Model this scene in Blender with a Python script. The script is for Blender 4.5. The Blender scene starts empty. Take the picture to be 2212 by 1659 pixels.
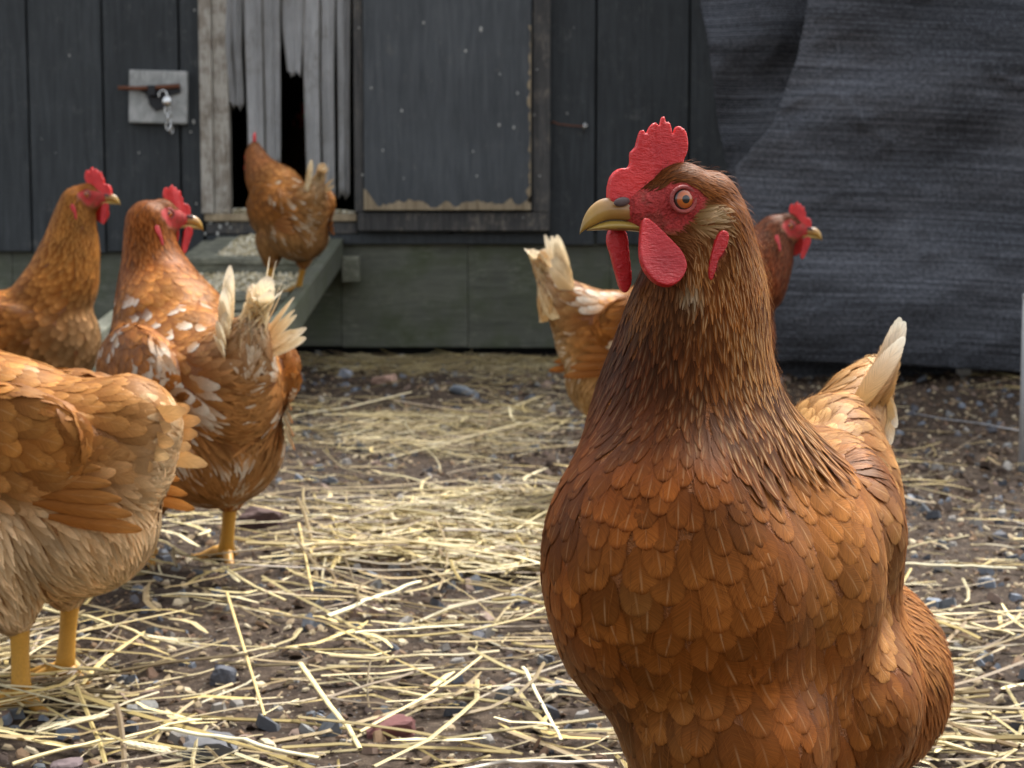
import bpy, bmesh, math, random
import numpy as np
from mathutils import Vector, Matrix, noise as mnoise
from mathutils.bvhtree import BVHTree

random.seed(7)
rng = np.random.default_rng(7)
SC = bpy.context.scene
COL = SC.collection
R = math.radians

# ------------------------------------------------------------------ camera, sky, sun, exposure
CAMZ, FPX, PCX, PCY = 0.38, 3322.0, 1106.0, 829.5
TH = math.atan((829.5 - 545.0) / FPX)
cd = bpy.data.cameras.new('camera'); cam = bpy.data.objects.new('camera', cd); COL.objects.link(cam)
cam.location = (0, 0, CAMZ); cam.rotation_euler = (R(90) - TH, 0, 0)
cd.sensor_width = 36; cd.lens = 36 * FPX / 2212.0
cd.clip_start = 0.02; cd.clip_end = 400
cd.dof.use_dof = True; cd.dof.focus_distance = 0.775; cd.dof.aperture_fstop = 22.0
SC.camera = cam
SUN_EL, SUN_AZ = R(58), R(35)          # direction the light comes from: azimuth clockwise from +Y
w = bpy.data.worlds.new('World'); SC.world = w; w.use_nodes = True
nt = w.node_tree; nt.nodes.clear()
sky = nt.nodes.new('ShaderNodeTexSky'); sky.sky_type = 'NISHITA'; sky.sun_disc = False
sky.sun_elevation = SUN_EL; sky.sun_rotation = SUN_AZ; sky.air_density = 1.0; sky.dust_density = 4.0; sky.ozone_density = 1.0
hs = nt.nodes.new('ShaderNodeHueSaturation'); hs.inputs['Saturation'].default_value = 0.30
bg = nt.nodes.new('ShaderNodeBackground'); bg.inputs['Strength'].default_value = 0.118
wo = nt.nodes.new('ShaderNodeOutputWorld')
nt.links.new(sky.outputs[0], hs.inputs['Color']); nt.links.new(hs.outputs[0], bg.inputs['Color']); nt.links.new(bg.outputs[0], wo.inputs[0])
sd = bpy.data.lights.new('sun', 'SUN'); sun = bpy.data.objects.new('sun', sd); COL.objects.link(sun)
sd.energy = 1.95; sd.angle = R(26); sd.color = (1.0, 0.98, 0.95)
sv = Vector((math.sin(SUN_AZ) * math.cos(SUN_EL), math.cos(SUN_AZ) * math.cos(SUN_EL), math.sin(SUN_EL)))
sun.rotation_euler = sv.to_track_quat('Z', 'Y').to_euler()
SC.view_settings.view_transform = 'Standard'; SC.view_settings.look = 'None'
SC.view_settings.gamma = 1.0; SC.view_settings.use_curve_mapping = False
SC.view_settings.exposure = 1.55

def at(px, py, Y):
    """world point on the plane y=Y seen at pixel (px,py) of a 2212x1659 frame"""
    x = (px - PCX) / FPX; v = (PCY - py) / FPX
    d = Vector((x, math.cos(TH) + v * math.sin(TH), -math.sin(TH) + v * math.cos(TH)))
    return Vector((0, 0, CAMZ)) + d * (Y / d.y)
def pxm(Y): return Y / FPX            # metres per pixel at distance Y

# ------------------------------------------------------------------ noise
def vnoise(x, y, seed=0):
    xi = np.floor(x).astype(np.int64); yi = np.floor(y).astype(np.int64)
    fx = x - xi; fy = y - yi; fx = fx*fx*(3-2*fx); fy = fy*fy*(3-2*fy)
    def h(a, b):
        n = (a*374761393 + b*668265263 + seed*1442695041) & 0x7fffffff
        n = ((n ^ (n >> 13)) * 1274126177) & 0x7fffffff
        return ((n ^ (n >> 16)) & 0xffff) / 65535.0
    return (h(xi,yi)*(1-fx)+h(xi+1,yi)*fx)*(1-fy)+(h(xi,yi+1)*(1-fx)+h(xi+1,yi+1)*fx)*fy
def fbm(x, y, o=4, seed=0):
    a, s = 0.5, 0
    for i in range(o):
        s = s + a*vnoise(x, y, seed+i); x = x*2.03+11.3; y = y*2.03+5.7; a *= .5
    return s
def sstep(a, b, x):
    t = np.clip((x-a)/(b-a), 0, 1); return t*t*(3-2*t)

# ------------------------------------------------------------------ materials
MATS = {}
class NT:
    def __init__(s, name, rough=.7, spec=.3):
        m = bpy.data.materials.new(name); m.use_nodes = True; s.m = m; s.t = m.node_tree
        s.p = s.t.nodes['Principled BSDF']; s.p.inputs['Roughness'].default_value = rough
        s.p.inputs['Specular IOR Level'].default_value = spec; MATS[name] = m
    def n(s, typ, **k):
        nd = s.t.nodes.new('ShaderNode'+typ)
        for a, b in k.items():
            if a.startswith('i_'):
                key = a[2:]; key = int(key) if key.isdigit() else key
                nd.inputs[key].default_value = b
            else: setattr(nd, a, b)
        return nd
    def l(s, a, b): s.t.links.new(a, b)
    def math(s, op, a, b=None, c=None, clamp=False):
        nd = s.n('Math', operation=op); nd.use_clamp = clamp
        for i, v in enumerate((a, b, c)):
            if v is None: continue
            if isinstance(v, (int, float)): nd.inputs[i].default_value = v
            else: s.l(v, nd.inputs[i])
        return nd.outputs[0]
    def mix(s, f, a, b, bt='MIX'):
        nd = s.n('Mix', data_type='RGBA', blend_type=bt)
        for i, v in ((0, f), (6, a), (7, b)):
            if isinstance(v, (int, float)): nd.inputs[i].default_value = v
            elif isinstance(v, tuple): nd.inputs[i].default_value = (*v, 1)
            else: s.l(v, nd.inputs[i])
        return nd.outputs[2]
    def ramp(s, f, pts):
        nd = s.n('ValToRGB'); e = nd.color_ramp.elements
        while len(e) < len(pts): e.new(.5)
        for q, (p, c) in zip(e, pts):
            q.position = p; q.color = (*c, 1) if isinstance(c, tuple) else (c, c, c, 1)
        s.l(f, nd.inputs[0]); return nd.outputs[0]
    def coords(s, scale=(1,1,1), kind='Object', loc=(0,0,0)):
        tc = s.n('TexCoord'); mp = s.n('Mapping'); s.l(tc.outputs[kind], mp.inputs[0])
        mp.inputs['Scale'].default_value = scale; mp.inputs['Location'].default_value = loc
        return mp.outputs[0]
    def noise(s, v, sc=5, det=4, rough=.55, dist=0):
        nd = s.n('TexNoise'); s.l(v, nd.inputs['Vector']); nd.inputs['Scale'].default_value = sc
        nd.inputs['Detail'].default_value = det; nd.inputs['Roughness'].default_value = rough; nd.inputs['Distortion'].default_value = dist
        return nd.outputs[0]
    def bump(s, h, strength=.5, dist=.002, prev=None):
        nd = s.n('Bump'); nd.inputs['Strength'].default_value = strength; nd.inputs['Distance'].default_value = dist
        s.l(h, nd.inputs['Height'])
        if prev: s.l(prev, nd.inputs['Normal'])
        s.l(nd.outputs[0], s.p.inputs['Normal']); return nd.outputs[0]
    def base(s, c):
        if isinstance(c, tuple): s.p.inputs['Base Color'].default_value = (*c, 1)
        else: s.l(c, s.p.inputs['Base Color'])

def mat_feather():
    m = NT('feather', .50, .26); m.p.inputs['Specular Tint'].default_value = (1.0, .66, .36, 1)
    c = m.n('Attribute', attribute_name='Col').outputs['Color']
    f = m.n('SeparateXYZ'); m.l(m.n('Attribute', attribute_name='FUV').outputs['Vector'], f.inputs[0])
    pr = m.n('SeparateXYZ'); m.l(m.n('Attribute', attribute_name='PAR').outputs['Vector'], pr.inputs[0])
    u, v, rnd = f.outputs[0], f.outputs[1], f.outputs[2]
    au = m.math('ABSOLUTE', u)
    # barbs: fine slanting lines either side of the shaft
    ph = m.math('MULTIPLY', m.math('SUBTRACT', m.math('MULTIPLY', v, 95.0), m.math('MULTIPLY', au, 26.0)), 1.0)
    ph = m.math('ADD', ph, m.math('MULTIPLY', rnd, 40.0))
    cv = m.n('CombineXYZ'); m.l(ph, cv.inputs[0]); m.l(m.math('MULTIPLY', au, 1.5), cv.inputs[1]); m.l(m.math('MULTIPLY', rnd, 99.0), cv.inputs[2])
    nb = m.noise(cv.outputs[0], .75, 2, .7)
    barb = m.math('MULTIPLY_ADD', nb, 1.5, .27)
    col = m.mix(1.0, c, barb, 'MULTIPLY')
    # darker rim
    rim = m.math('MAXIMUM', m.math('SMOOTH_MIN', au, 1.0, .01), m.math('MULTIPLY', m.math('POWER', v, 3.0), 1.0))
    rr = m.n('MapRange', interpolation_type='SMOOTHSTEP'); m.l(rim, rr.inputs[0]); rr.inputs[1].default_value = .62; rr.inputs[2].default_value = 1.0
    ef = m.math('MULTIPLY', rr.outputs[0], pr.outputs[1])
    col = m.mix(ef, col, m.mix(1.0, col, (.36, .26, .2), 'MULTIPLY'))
    # pale shaft
    rs = m.n('MapRange', interpolation_type='SMOOTHSTEP'); m.l(au, rs.inputs[0]); m.l(pr.outputs[2], rs.inputs[1]); rs.inputs[2].default_value = .0
    vw = m.n('MapRange', interpolation_type='SMOOTHSTEP'); m.l(v, vw.inputs[0]); vw.inputs[1].default_value = .35; vw.inputs[2].default_value = .7
    vx = m.n('MapRange', interpolation_type='SMOOTHSTEP'); m.l(v, vx.inputs[0]); vx.inputs[1].default_value = 1.02; vx.inputs[2].default_value = .84
    sf = m.math('MULTIPLY', m.math('MULTIPLY', rs.outputs[0], pr.outputs[0]), m.math('MULTIPLY', m.math('MULTIPLY', vw.outputs[0], vx.outputs[0]), m.math('MULTIPLY_ADD', rnd, .55, .25)), clamp=True)
    col = m.mix(sf, col, m.mix(.5, col, (.85, .55, .27)))
    m.base(col)
    m.bump(m.math('ADD', m.math('MULTIPLY', nb, .6), m.math('MULTIPLY', rs.outputs[0], .5)), .25, .0004)
    fr = m.n('MapRange', interpolation_type='SMOOTHSTEP'); m.l(au, fr.inputs[0]); fr.inputs[1].default_value = .55; fr.inputs[2].default_value = 1.05
    al = m.math('SUBTRACT', 1.0, m.math('GREATER_THAN', fr.outputs[0], m.math('MULTIPLY_ADD', nb, 1.6, -.25)))
    tr = m.n('BsdfTranslucent'); m.l(col, tr.inputs[0]); mx = m.n('MixShader'); tp = m.n('BsdfTransparent'); mx2 = m.n('MixShader')
    mx.inputs[0].default_value = .28; m.l(m.p.outputs[0], mx.inputs[1]); m.l(tr.outputs[0], mx.inputs[2])
    m.l(al, mx2.inputs[0]); m.l(tp.outputs[0], mx2.inputs[1]); m.l(mx.outputs[0], mx2.inputs[2])
    out = [q for q in m.t.nodes if q.type == 'OUTPUT_MATERIAL'][0]; m.l(mx2.outputs[0], out.inputs[0])
    m.p.inputs['Sheen Weight'].default_value = .03; m.p.inputs['Sheen Tint'].default_value = (1, .65, .35, 1)
mat_feather()

def mat_skin(name, c1, c2, sc=900, rough=.42, bumpd=.0006, sss=.25):
    m = NT(name, rough, .45); v = m.coords()
    vo = m.n('TexVoronoi'); m.l(v, vo.inputs['Vector']); vo.inputs['Scale'].default_value = sc
    ns = m.noise(v, sc*.22, 4, .6); ns2 = m.noise(v, sc*.06, 3)
    fl = m.math('MULTIPLY_ADD', m.noise(v, sc*.5, 5, .75), 7.0, -4.1, clamp=True)
    m.base(m.mix(m.math('MULTIPLY', fl, .22), m.mix(m.math('MULTIPLY_ADD', ns2, 2.6, -.8, clamp=True), c1, c2), (.80,.30,.26)))
    wk = m.noise(m.coords((1., 1., 3.2)), sc*.16, 3, .6, 1.8)
    m.bump(m.math('ADD', m.math('MULTIPLY', vo.outputs['Distance'], .45), m.math('ADD', m.math('MULTIPLY', ns, .7), m.math('MULTIPLY', wk, 2.2))), .7, bumpd)
    m.p.inputs['Coat Weight'].default_value = .12; m.p.inputs['Coat Roughness'].default_value = .35
    m.p.inputs['Subsurface Weight'].default_value = sss; m.p.inputs['Subsurface Scale'].default_value = .004
    m.p.inputs['Subsurface Radius'].default_value = (1, .25, .15)
mat_skin('comb_skin', (.52, .008, .010), (.74, .034, .030))
mat_skin('wattle_skin', (.38, .006, .009), (.60, .020, .022), 700)
mat_skin('face_skin', (.33, .03, .028), (.47, .06, .05), 1100, .5, .0004)
mat_skin('eyelid_skin', (.24, .03, .025), (.40, .07, .055), 1400, .5, .0004)

def mat_body():
    m = NT('bird_body', .6, .3); v = m.coords()
    c = m.n('Attribute', attribute_name='Col').outputs['Color']
    vo = m.n('TexVoronoi'); m.l(v, vo.inputs['Vector']); vo.inputs['Scale'].default_value = 650
    ns = m.noise(v, 260, 5, .65, 1.5)
    m.base(m.mix(1.0, c, m.math('MULTIPLY_ADD', ns, 1.5, .22), 'MULTIPLY'))
    m.bump(m.math('ADD', vo.outputs['Distance'], m.math('MULTIPLY', ns, 2.5)), .9, .0009)
mat_body()

def mat_attr(name, rough=.5, spec=.4, sc=300, amt=.6, bd=.0005, coat=0):
    m = NT(name, rough, spec); v = m.coords()
    c = m.n('Attribute', attribute_name='Col').outputs['Color']
    ns = m.noise(v, sc, 4, .6)
    m.base(m.mix(1.0, c, m.math('MULTIPLY_ADD', ns, amt, 1-amt*.5), 'MULTIPLY'))
    m.bump(ns, .5, bd); m.p.inputs['Coat Weight'].default_value = coat; m.p.inputs['Coat Roughness'].default_value = .05
mat_attr('beak_horn', .32, .5, 180, .5, .0003, .15)
mat_attr('eye', .25, .5, 1500, .35, .00002, 1.0)
mat_attr('leg_scale', .45, .45, 500, .6, .0006)
mat_attr('straw', .5, .35, 60, .7, .0006)
mat_attr('chip', .8, .2, 140, .8, .001)
mat_attr('stone', .75, .3, 120, .7, .0015)

def mat_wood(name, dark, light, wear=None, wearamt=0., sc=1., rough=.75, bd=.0012, spots=0., green=None, axis='Z'):
    m = NT(name, rough, .25)
    s = {'Z': (14, 14, 1.0), 'X': (1.0, 14, 14)}[axis]
    v = m.coords(tuple(q*sc for q in s)); vu = m.coords((1,1,1))
    oi = m.n('ObjectInfo')
    va = m.n('VectorMath', operation='ADD'); m.l(v, va.inputs[0])
    cx = m.n('CombineXYZ'); m.l(m.math('MULTIPLY', oi.outputs['Random'], 50), cx.inputs[0]); m.l(m.math('MULTIPLY', oi.outputs['Random'], 31), cx.inputs[2]); m.l(cx.outputs[0], va.inputs[1])
    g = m.noise(va.outputs[0], 6, 6, .65, .6); big = m.noise(vu, 5, 4, .6); fine = m.noise(va.outputs[0], 30, 3, .7)
    col = m.mix(m.math('MULTIPLY_ADD', g, 2.2, -.6, clamp=True), dark, light)
    col = m.mix(1.0, col, m.math('MULTIPLY_ADD', big, .6, .70), 'MULTIPLY')
    col = m.mix(1.0, col, m.math('MULTIPLY_ADD', oi.outputs['Random'], .25, .88), 'MULTIPLY')
    if green:
        col = m.mix(m.math('MULTIPLY_ADD', m.noise(vu, 9, 5, .6), 3.5, -1.5, clamp=True), col, green)
    if wear:
        wn = m.math('ADD', m.math('MULTIPLY', fine, .6), m.math('MULTIPLY', m.noise(vu, 14, 5, .7), .6))
        col = m.mix(m.math('MULTIPLY_ADD', wn, 9, -9*(1.0-wearamt)*.72, clamp=True), col, wear)
    if spots:
        vo = m.n('TexVoronoi'); m.l(vu, vo.inputs['Vector']); vo.inputs['Scale'].default_value = 26
        sp = m.math('LESS_THAN', vo.outputs['Distance'], m.math('MULTIPLY', m.noise(vu, 7, 2), spots))
        col = m.mix(m.math('MULTIPLY', sp, .55), col, (.42, .42, .38))
    m.base(col); m.bump(m.math('ADD', g, m.math('MULTIPLY', fine, .5)), .7, bd)
mat_wood('siding', (.032,.036,.038), (.066,.073,.076), (.12,.122,.115), .06, spots=.05)
mat_wood('door_paint', (.060,.067,.072), (.115,.124,.13), (.17,.165,.15), .04, spots=.05)
mat_wood('frame_wood', (.038,.038,.038), (.100,.096,.090), (.20,.175,.14), .12, spots=.04)
mat_wood('worn_edge', (.20,.15,.09), (.50,.40,.26), bd=.003)
mat_wood('jamb', (.13,.105,.075), (.34,.29,.23), (.45,.42,.36), .25)
mat_wood('skirting', (.085,.09,.07), (.15,.155,.12), (.19,.195,.15), .12, green=(.088,.104,.056), axis='X')
mat_wood('ramp_wood', (.09,.09,.07), (.22,.22,.17), (.30,.30,.23), .2, green=(.13,.14,.09), axis='X')
mat_wood('pale_board', (.26,.27,.25), (.42,.43,.41), (.5,.5,.48), .2)
mat_wood('strip', (.48,.48,.47), (.80,.80,.79), (.40,.38,.34), .1, sc=1.6, bd=.002)
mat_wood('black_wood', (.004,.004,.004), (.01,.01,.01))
def mat_plain(name, c, rough, metal=0, spec=.4, amt=.5, sc=60):
    m = NT(name, rough, spec); v = m.coords(); ns = m.noise(v, sc, 4, .6)
    m.base(m.mix(1.0, c, m.math('MULTIPLY_ADD', ns, amt, 1-amt*.5), 'MULTIPLY'))
    m.p.inputs['Metallic'].default_value = metal; m.bump(ns, .3, .0004)
mat_plain('black_iron', (.012,.012,.014), .5); mat_plain('steel', (.7,.7,.68), .25, 1.); mat_plain('rust', (.16,.06,.03), .8)
mat_plain('galvanised', (.42,.43,.44), .5, .3); mat_plain('nostril', (.10,.065,.06), .55)

def mat_cloth():
    m = NT('shade_cloth', .7, .25)
    v = m.coords(kind='UV')
    sx = m.n('SeparateXYZ'); m.l(v, sx.inputs[0])
    fz = m.math('SINE', m.math('MULTIPLY', sx.outputs[1], 2*math.pi*150))       # horizontal ribs
    fx = m.math('SINE', m.math('MULTIPLY', m.math('ADD', sx.outputs[0], m.math('MULTIPLY', sx.outputs[1], .4)), 2*math.pi*130))
    vs = m.coords((2.0, 210, 1), 'UV'); st = m.noise(vs, 1, 3, .6); vs2 = m.coords((130, 150, 1), 'UV'); gr = m.noise(vs2, 1, 3, .7); wv = m.math('SINE', m.math('ADD', m.math('MULTIPLY', sx.outputs[1], 2*math.pi*62), m.math('MULTIPLY', m.noise(m.coords((3, 5, 1), 'UV'), 1, 2), 6.0)))
    st = m.math('ADD', m.math('MULTIPLY', st, .60), m.math('ADD', m.math('MULTIPLY', gr, .62), m.math('MULTIPLY', wv, .018)))
    vb = m.coords((2.2, 3.6, 1), 'UV'); wrinkle_tone = m.noise(vb, 1, 4, .55, .6)  # broad patches paint light and shade of soft wrinkles into the colour
    weave = m.math('MULTIPLY', m.math('MULTIPLY_ADD', fz, .5, .5), m.math('MULTIPLY_ADD', fx, .5, .5))
    k = m.math('ADD', m.math('MULTIPLY', weave, .40), m.math('ADD', m.math('MULTIPLY', st, 1.15), m.math('MULTIPLY', wrinkle_tone, .55)))
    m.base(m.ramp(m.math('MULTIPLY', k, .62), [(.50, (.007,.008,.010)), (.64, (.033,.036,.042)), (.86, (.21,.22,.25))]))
    m.bump(m.math('ADD', weave, m.math('MULTIPLY', st, .5)), .5, .001)
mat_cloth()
def mat_ground():
    m = NT('soil', .9, .2); v = m.coords()
    a = m.noise(v, 9, 5, .6); b = m.noise(v, 70, 6, .7); c = m.noise(v, 340, 4, .7)
    vo = m.n('TexVoronoi'); m.l(v, vo.inputs['Vector']); vo.inputs['Scale'].default_value = 190
    col = m.ramp(b, [(.3, (.022,.015,.010)), (.5, (.062,.043,.030)), (.62, (.11,.080,.055)), (.8, (.20,.155,.105))])
    col = m.mix(m.math('MULTIPLY_ADD', a, 2.5, -1.0, clamp=True), col, m.mix(1., col, (.62,.57,.55), 'MULTIPLY'))
    sp = m.math('LESS_THAN', vo.outputs['Distance'], .22)
    hv = m.n('SeparateColor'); m.l(vo.outputs['Color'], hv.inputs[0])
    sp = m.math('MULTIPLY', sp, m.math('GREATER_THAN', hv.outputs[0], .6))
    col = m.mix(m.math('MULTIPLY', sp, .8), col, m.mix(hv.outputs[1], (.34,.27,.17), (.15,.155,.16)))
    m.base(col)
    n1 = m.bump(m.math('ADD', b, m.math('MULTIPLY', c, .4)), .9, .006)
mat_ground()

# ------------------------------------------------------------------ object helpers
def link(o, parent=None, label=None, cat=None, group=None, kind=None):
    COL.objects.link(o)
    if parent: 
        o.parent = parent
        o.matrix_parent_inverse = Matrix.Translation(parent.location).inverted()
    for k, v in (('label', label), ('category', cat), ('group', group), ('kind', kind)):
        if v: o[k] = v
    return o
def empty(name, loc, label, cat, group=None):
    o = bpy.data.objects.new(name, None); o.location = loc; o.empty_display_size = .05
    return link(o, None, label, cat, group)
def mesh_np(name, V, F, mat, attrs=None, smooth=True):
    """V (n,3); F (m,k) int, constant k"""
    me = bpy.data.meshes.new(name); V = np.asarray(V, np.float32); F = np.asarray(F, np.int32)
    n, k = F.shape
    me.vertices.add(len(V)); me.vertices.foreach_set('co', V.ravel())
    me.loops.add(n*k); me.loops.foreach_set('vertex_index', F.ravel())
    me.polygons.add(n); me.polygons.foreach_set('loop_start', np.arange(0, n*k, k, dtype=np.int32))
    me.polygons.foreach_set('use_smooth', np.full(n, smooth))
    me.update(calc_edges=True)
    for nm, (typ, arr) in (attrs or {}).items():
        a = me.attributes.new(nm, typ, 'POINT')
        a.data.foreach_set('color' if typ == 'FLOAT_COLOR' else 'vector', np.asarray(arr, np.float32).ravel())
    if mat: me.materials.append(MATS[mat])
    return me
def rgba(C):
    C = np.asarray(C, np.float32)
    return np.concatenate([C, np.ones((len(C), 1), np.float32)], 1)
def add_mesh(name, me, parent=None, M=None, **k):
    o = bpy.data.objects.new(name, me)
    if M is not None: o.matrix_basis = M
    return link(o, parent, **k)
def bm_obj(name, bm, mat, parent=None, bevel=0, smooth=False, M=None, **k):
    if bevel:
        bmesh.ops.bevel(bm, geom=bm.edges[:], offset=bevel, segments=2, affect='EDGES', profile=.6)
    me = bpy.data.meshes.new(name); bm.to_mesh(me); bm.free()
    me.materials.append(MATS[mat])
    if smooth: me.polygons.foreach_set('use_smooth', [True]*len(me.polygons))
    return add_mesh(name, me, parent, M, **k)
def box_bm(x0, x1, y0, y1, z0, z1, bm=None):
    bm = bm or bmesh.new()
    M = Matrix.Translation(((x0+x1)/2, (y0+y1)/2, (z0+z1)/2)) @ Matrix.Diagonal((abs(x1-x0), abs(y1-y0), abs(z1-z0), 1))
    bmesh.ops.create_cube(bm, size=1, matrix=M); return bm
def tube_arrays(pts, rad, sides=8, cap=True, flat=1.0):
    pts = [Vector(p) for p in pts]; V = []; F = []
    up = Vector((0, 0, 1)); prev = None
    for i, p in enumerate(pts):
        t = (pts[min(i+1, len(pts)-1)] - pts[max(i-1, 0)]).normalized()
        a = up.cross(t) if prev is None else prev - t*prev.dot(t)
        if a.length < 1e-4: a = Vector((1, 0, 0)).cross(t)
        a.normalize(); b = t.cross(a); prev = a
        r = rad[i] if hasattr(rad, '__len__') else rad
        for k in range(sides):
            an = 2*math.pi*k/sides; V.append(p + a*math.cos(an)*r + b*math.sin(an)*r*flat)
    for i in range(len(pts)-1):
        for k in range(sides):
            F.append((i*sides+k, i*sides+(k+1) % sides, (i+1)*sides+(k+1) % sides, (i+1)*sides+k))
    return [tuple(v) for v in V], F
def tube_bm(pts, rad, sides=8, bm=None, flat=1.0):
    bm = bm or bmesh.new(); V, F = tube_arrays(pts, rad, sides, flat=flat)
    vs = [bm.verts.new(v) for v in V]
    for f in F: bm.faces.new([vs[i] for i in f])
    bm.faces.new(vs[:sides][::-1]); bm.faces.new(vs[-sides:]); return bm
def evaluated(me, mods):
    o = bpy.data.objects.new('tmp', me); COL.objects.link(o)
    for t, kw in mods:
        md = o.modifiers.new(t, t)
        for a, b in kw.items(): setattr(md, a, b)
    dg = bpy.context.evaluated_depsgraph_get(); dg.update()
    r = bpy.data.meshes.new_from_object(o.evaluated_get(dg))
    bpy.data.objects.remove(o); return r

# ------------------------------------------------------------------ ground
def hgt(x, y):
    x = np.asarray(x, float); y = np.asarray(y, float)
    h = .094*sstep(2.3, 4.15, y) + .012*sstep(.6, 1.4, x)
    near = 1 - sstep(6, 9, y)
    h = h + (fbm(x*2.3+9, y*2.3, 3, 3)-.45)*.035*near
    h = h + (fbm(x*11+2, y*11, 3, 5)-.45)*.018*near + (fbm(x*45, y*45, 3, 8)-.45)*.008*near
    return h
GX0, GX1, GY0, GY1, GN = -2.2, 2.2, .3, 4.8, 1100
_gx, _gy = np.meshgrid(np.linspace(GX0, GX1, GN), np.linspace(GY0, GY1, GN))
_G = hgt(_gx, _gy).astype(float).tolist()
def H(x, y):
    a = (x-GX0)/(GX1-GX0)*(GN-1); b = (y-GY0)/(GY1-GY0)*(GN-1)
    if a < 0 or b < 0 or a >= GN-1 or b >= GN-1: return float(hgt(x, y))
    i = int(a); j = int(b); a -= i; b -= j; r0 = _G[j]; r1 = _G[j+1]
    return (r0[i]*(1-a)+r0[i+1]*a)*(1-b)+(r1[i]*(1-a)+r1[i+1]*a)*b
def ground():
    xs = np.concatenate([-np.geomspace(60, 2.2, 14), np.linspace(-2.0, 2.0, 420), np.geomspace(2.2, 60, 14)])
    ys = np.concatenate([-np.geomspace(40, .5, 10), np.linspace(.3, 4.6, 440), np.geomspace(4.8, 90, 14)])
    X, Y = np.meshgrid(xs, ys); Z = hgt(X, Y)
    nx, ny = len(xs), len(ys); idx = np.arange(nx*ny).reshape(ny, nx)
    F = np.stack([idx[:-1,:-1], idx[:-1,1:], idx[1:,1:], idx[1:,:-1]], -1).reshape(-1, 4)
    me = mesh_np('ground', np.stack([X, Y, Z], -1).reshape(-1, 3), F, 'soil')
    add_mesh('ground', me, kind='structure', label='brown trodden soil of the chicken yard')
ground()

# ------------------------------------------------------------------ coop
WY = 4.20
def wx(px): return at(px, 545, WY).x
def wz(py): return at(1106, py, WY).z
coop = empty('chicken_coop', (-.6, WY, .1), 'dark stained wooden chicken coop with a curtained pop hole and a shut hatch', 'chicken coop')
def cbox(name, x0, x1, y0, y1, z0, z1, mat, bevel=.002, parent=None, **k):
    return bm_obj(name, box_bm(x0, x1, y0, y1, z0, z1), mat, parent or coop, bevel, **k)
ZB_L, ZB_R = wz(543), wz(527)
grooves = [-1260, -1100, -940, -775, -615, -450, -290, -100, 70, 230, 394, 443]
for a, b in zip(grooves[:-1], grooves[1:]):
    cbox('plank', wx(a)+.003, wx(b)-.003, WY, WY+.02, ZB_L + random.uniform(-.004,.004), 2.3, 'siding')
for a, b in ((1183, 1286), (1286, 1486), (1486, 1592)):
    cbox('plank', wx(a)+.003, wx(b)-.003, WY, WY+.02, ZB_R + random.uniform(-.003,.003), 2.3, 'siding')
for a, b in ((443, 608), (608, 773), (773, 975), (975, 1183)):       # planks over the openings
    cbox('plank', wx(a)+.003, wx(b)-.003, WY, WY+.02, 1.16, 2.3, 'siding')
cbox('plank', wx(773)+.003, wx(975)-.003, WY, WY+.02, ZB_R, 1.155, 'siding')
cbox('plank', wx(975)+.003, wx(1183)-.003, WY, WY+.02, ZB_R, 1.155, 'siding')
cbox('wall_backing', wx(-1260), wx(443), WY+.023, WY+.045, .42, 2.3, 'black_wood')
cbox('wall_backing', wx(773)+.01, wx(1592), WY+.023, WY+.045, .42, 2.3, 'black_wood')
# skirting boards under the siding
for a, b in ((-1260, -620), (-620, 20), (20, 460), (460, 735), (735, 1010), (1010, 1320), (1320, 1592)):
    zt = ZB_L+.03 if b < 800 else ZB_R+.03
    cbox('skirting_board', wx(a)+.0004, wx(b)-.0004, WY+.0225, WY+.06, wz(752)-.0 + random.uniform(-.004, .004), zt, 'skirting', .003)
cbox('footing', wx(-1260), wx(1590), WY+.062, WY+.12, -.15, .3, 'black_wood')
# sill board and the strip under the opening
SILL_T = wz(462)
cbox('sill', wx(445), wx(772), WY-.015, WY+.06, SILL_T-.02, SILL_T, 'worn_edge', .003)
cbox('sill_board', wx(447), wx(772), WY-.006, WY+.018, wz(505), SILL_T-.022, 'frame_wood', .002)
cbox('lower_board', wx(447), wx(1183), WY-.003, WY+.018, ZB_R+.0, wz(507), 'siding', .002)
# interior, roof, side
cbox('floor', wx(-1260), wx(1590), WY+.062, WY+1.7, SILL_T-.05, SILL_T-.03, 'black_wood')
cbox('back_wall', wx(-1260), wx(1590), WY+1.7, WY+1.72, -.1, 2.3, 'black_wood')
cbox('side_wall', wx(1592)-.02, wx(1592), WY+.065, WY+1.7, -.05, 2.3, 'siding')
cbox('side_wall', wx(-1260), wx(-1260)+.02, WY+.065, WY+1.7, -.05, 2.3, 'siding')
cbox('roof', wx(-1260)-.15, wx(1592)+.12, WY-.12, WY+1.9, 2.3, 2.35, 'siding', .005)
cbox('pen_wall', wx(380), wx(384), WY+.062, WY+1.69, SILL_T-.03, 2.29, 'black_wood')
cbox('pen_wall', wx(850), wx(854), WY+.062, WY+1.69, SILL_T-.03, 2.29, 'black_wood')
# left jamb of the pop hole (two weathered pieces)
cbox('jamb', wx(440), wx(466), WY-.022, WY+.03, SILL_T, 1.155, 'jamb', .003)
cbox('jamb', wx(466)+.001, wx(500), WY-.010, WY+.03, SILL_T, 1.155, 'jamb', .003)
cbox('jamb', wx(768), wx(777), WY-.004, WY+.03, SILL_T, 1.155, 'black_wood', .001)
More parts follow.
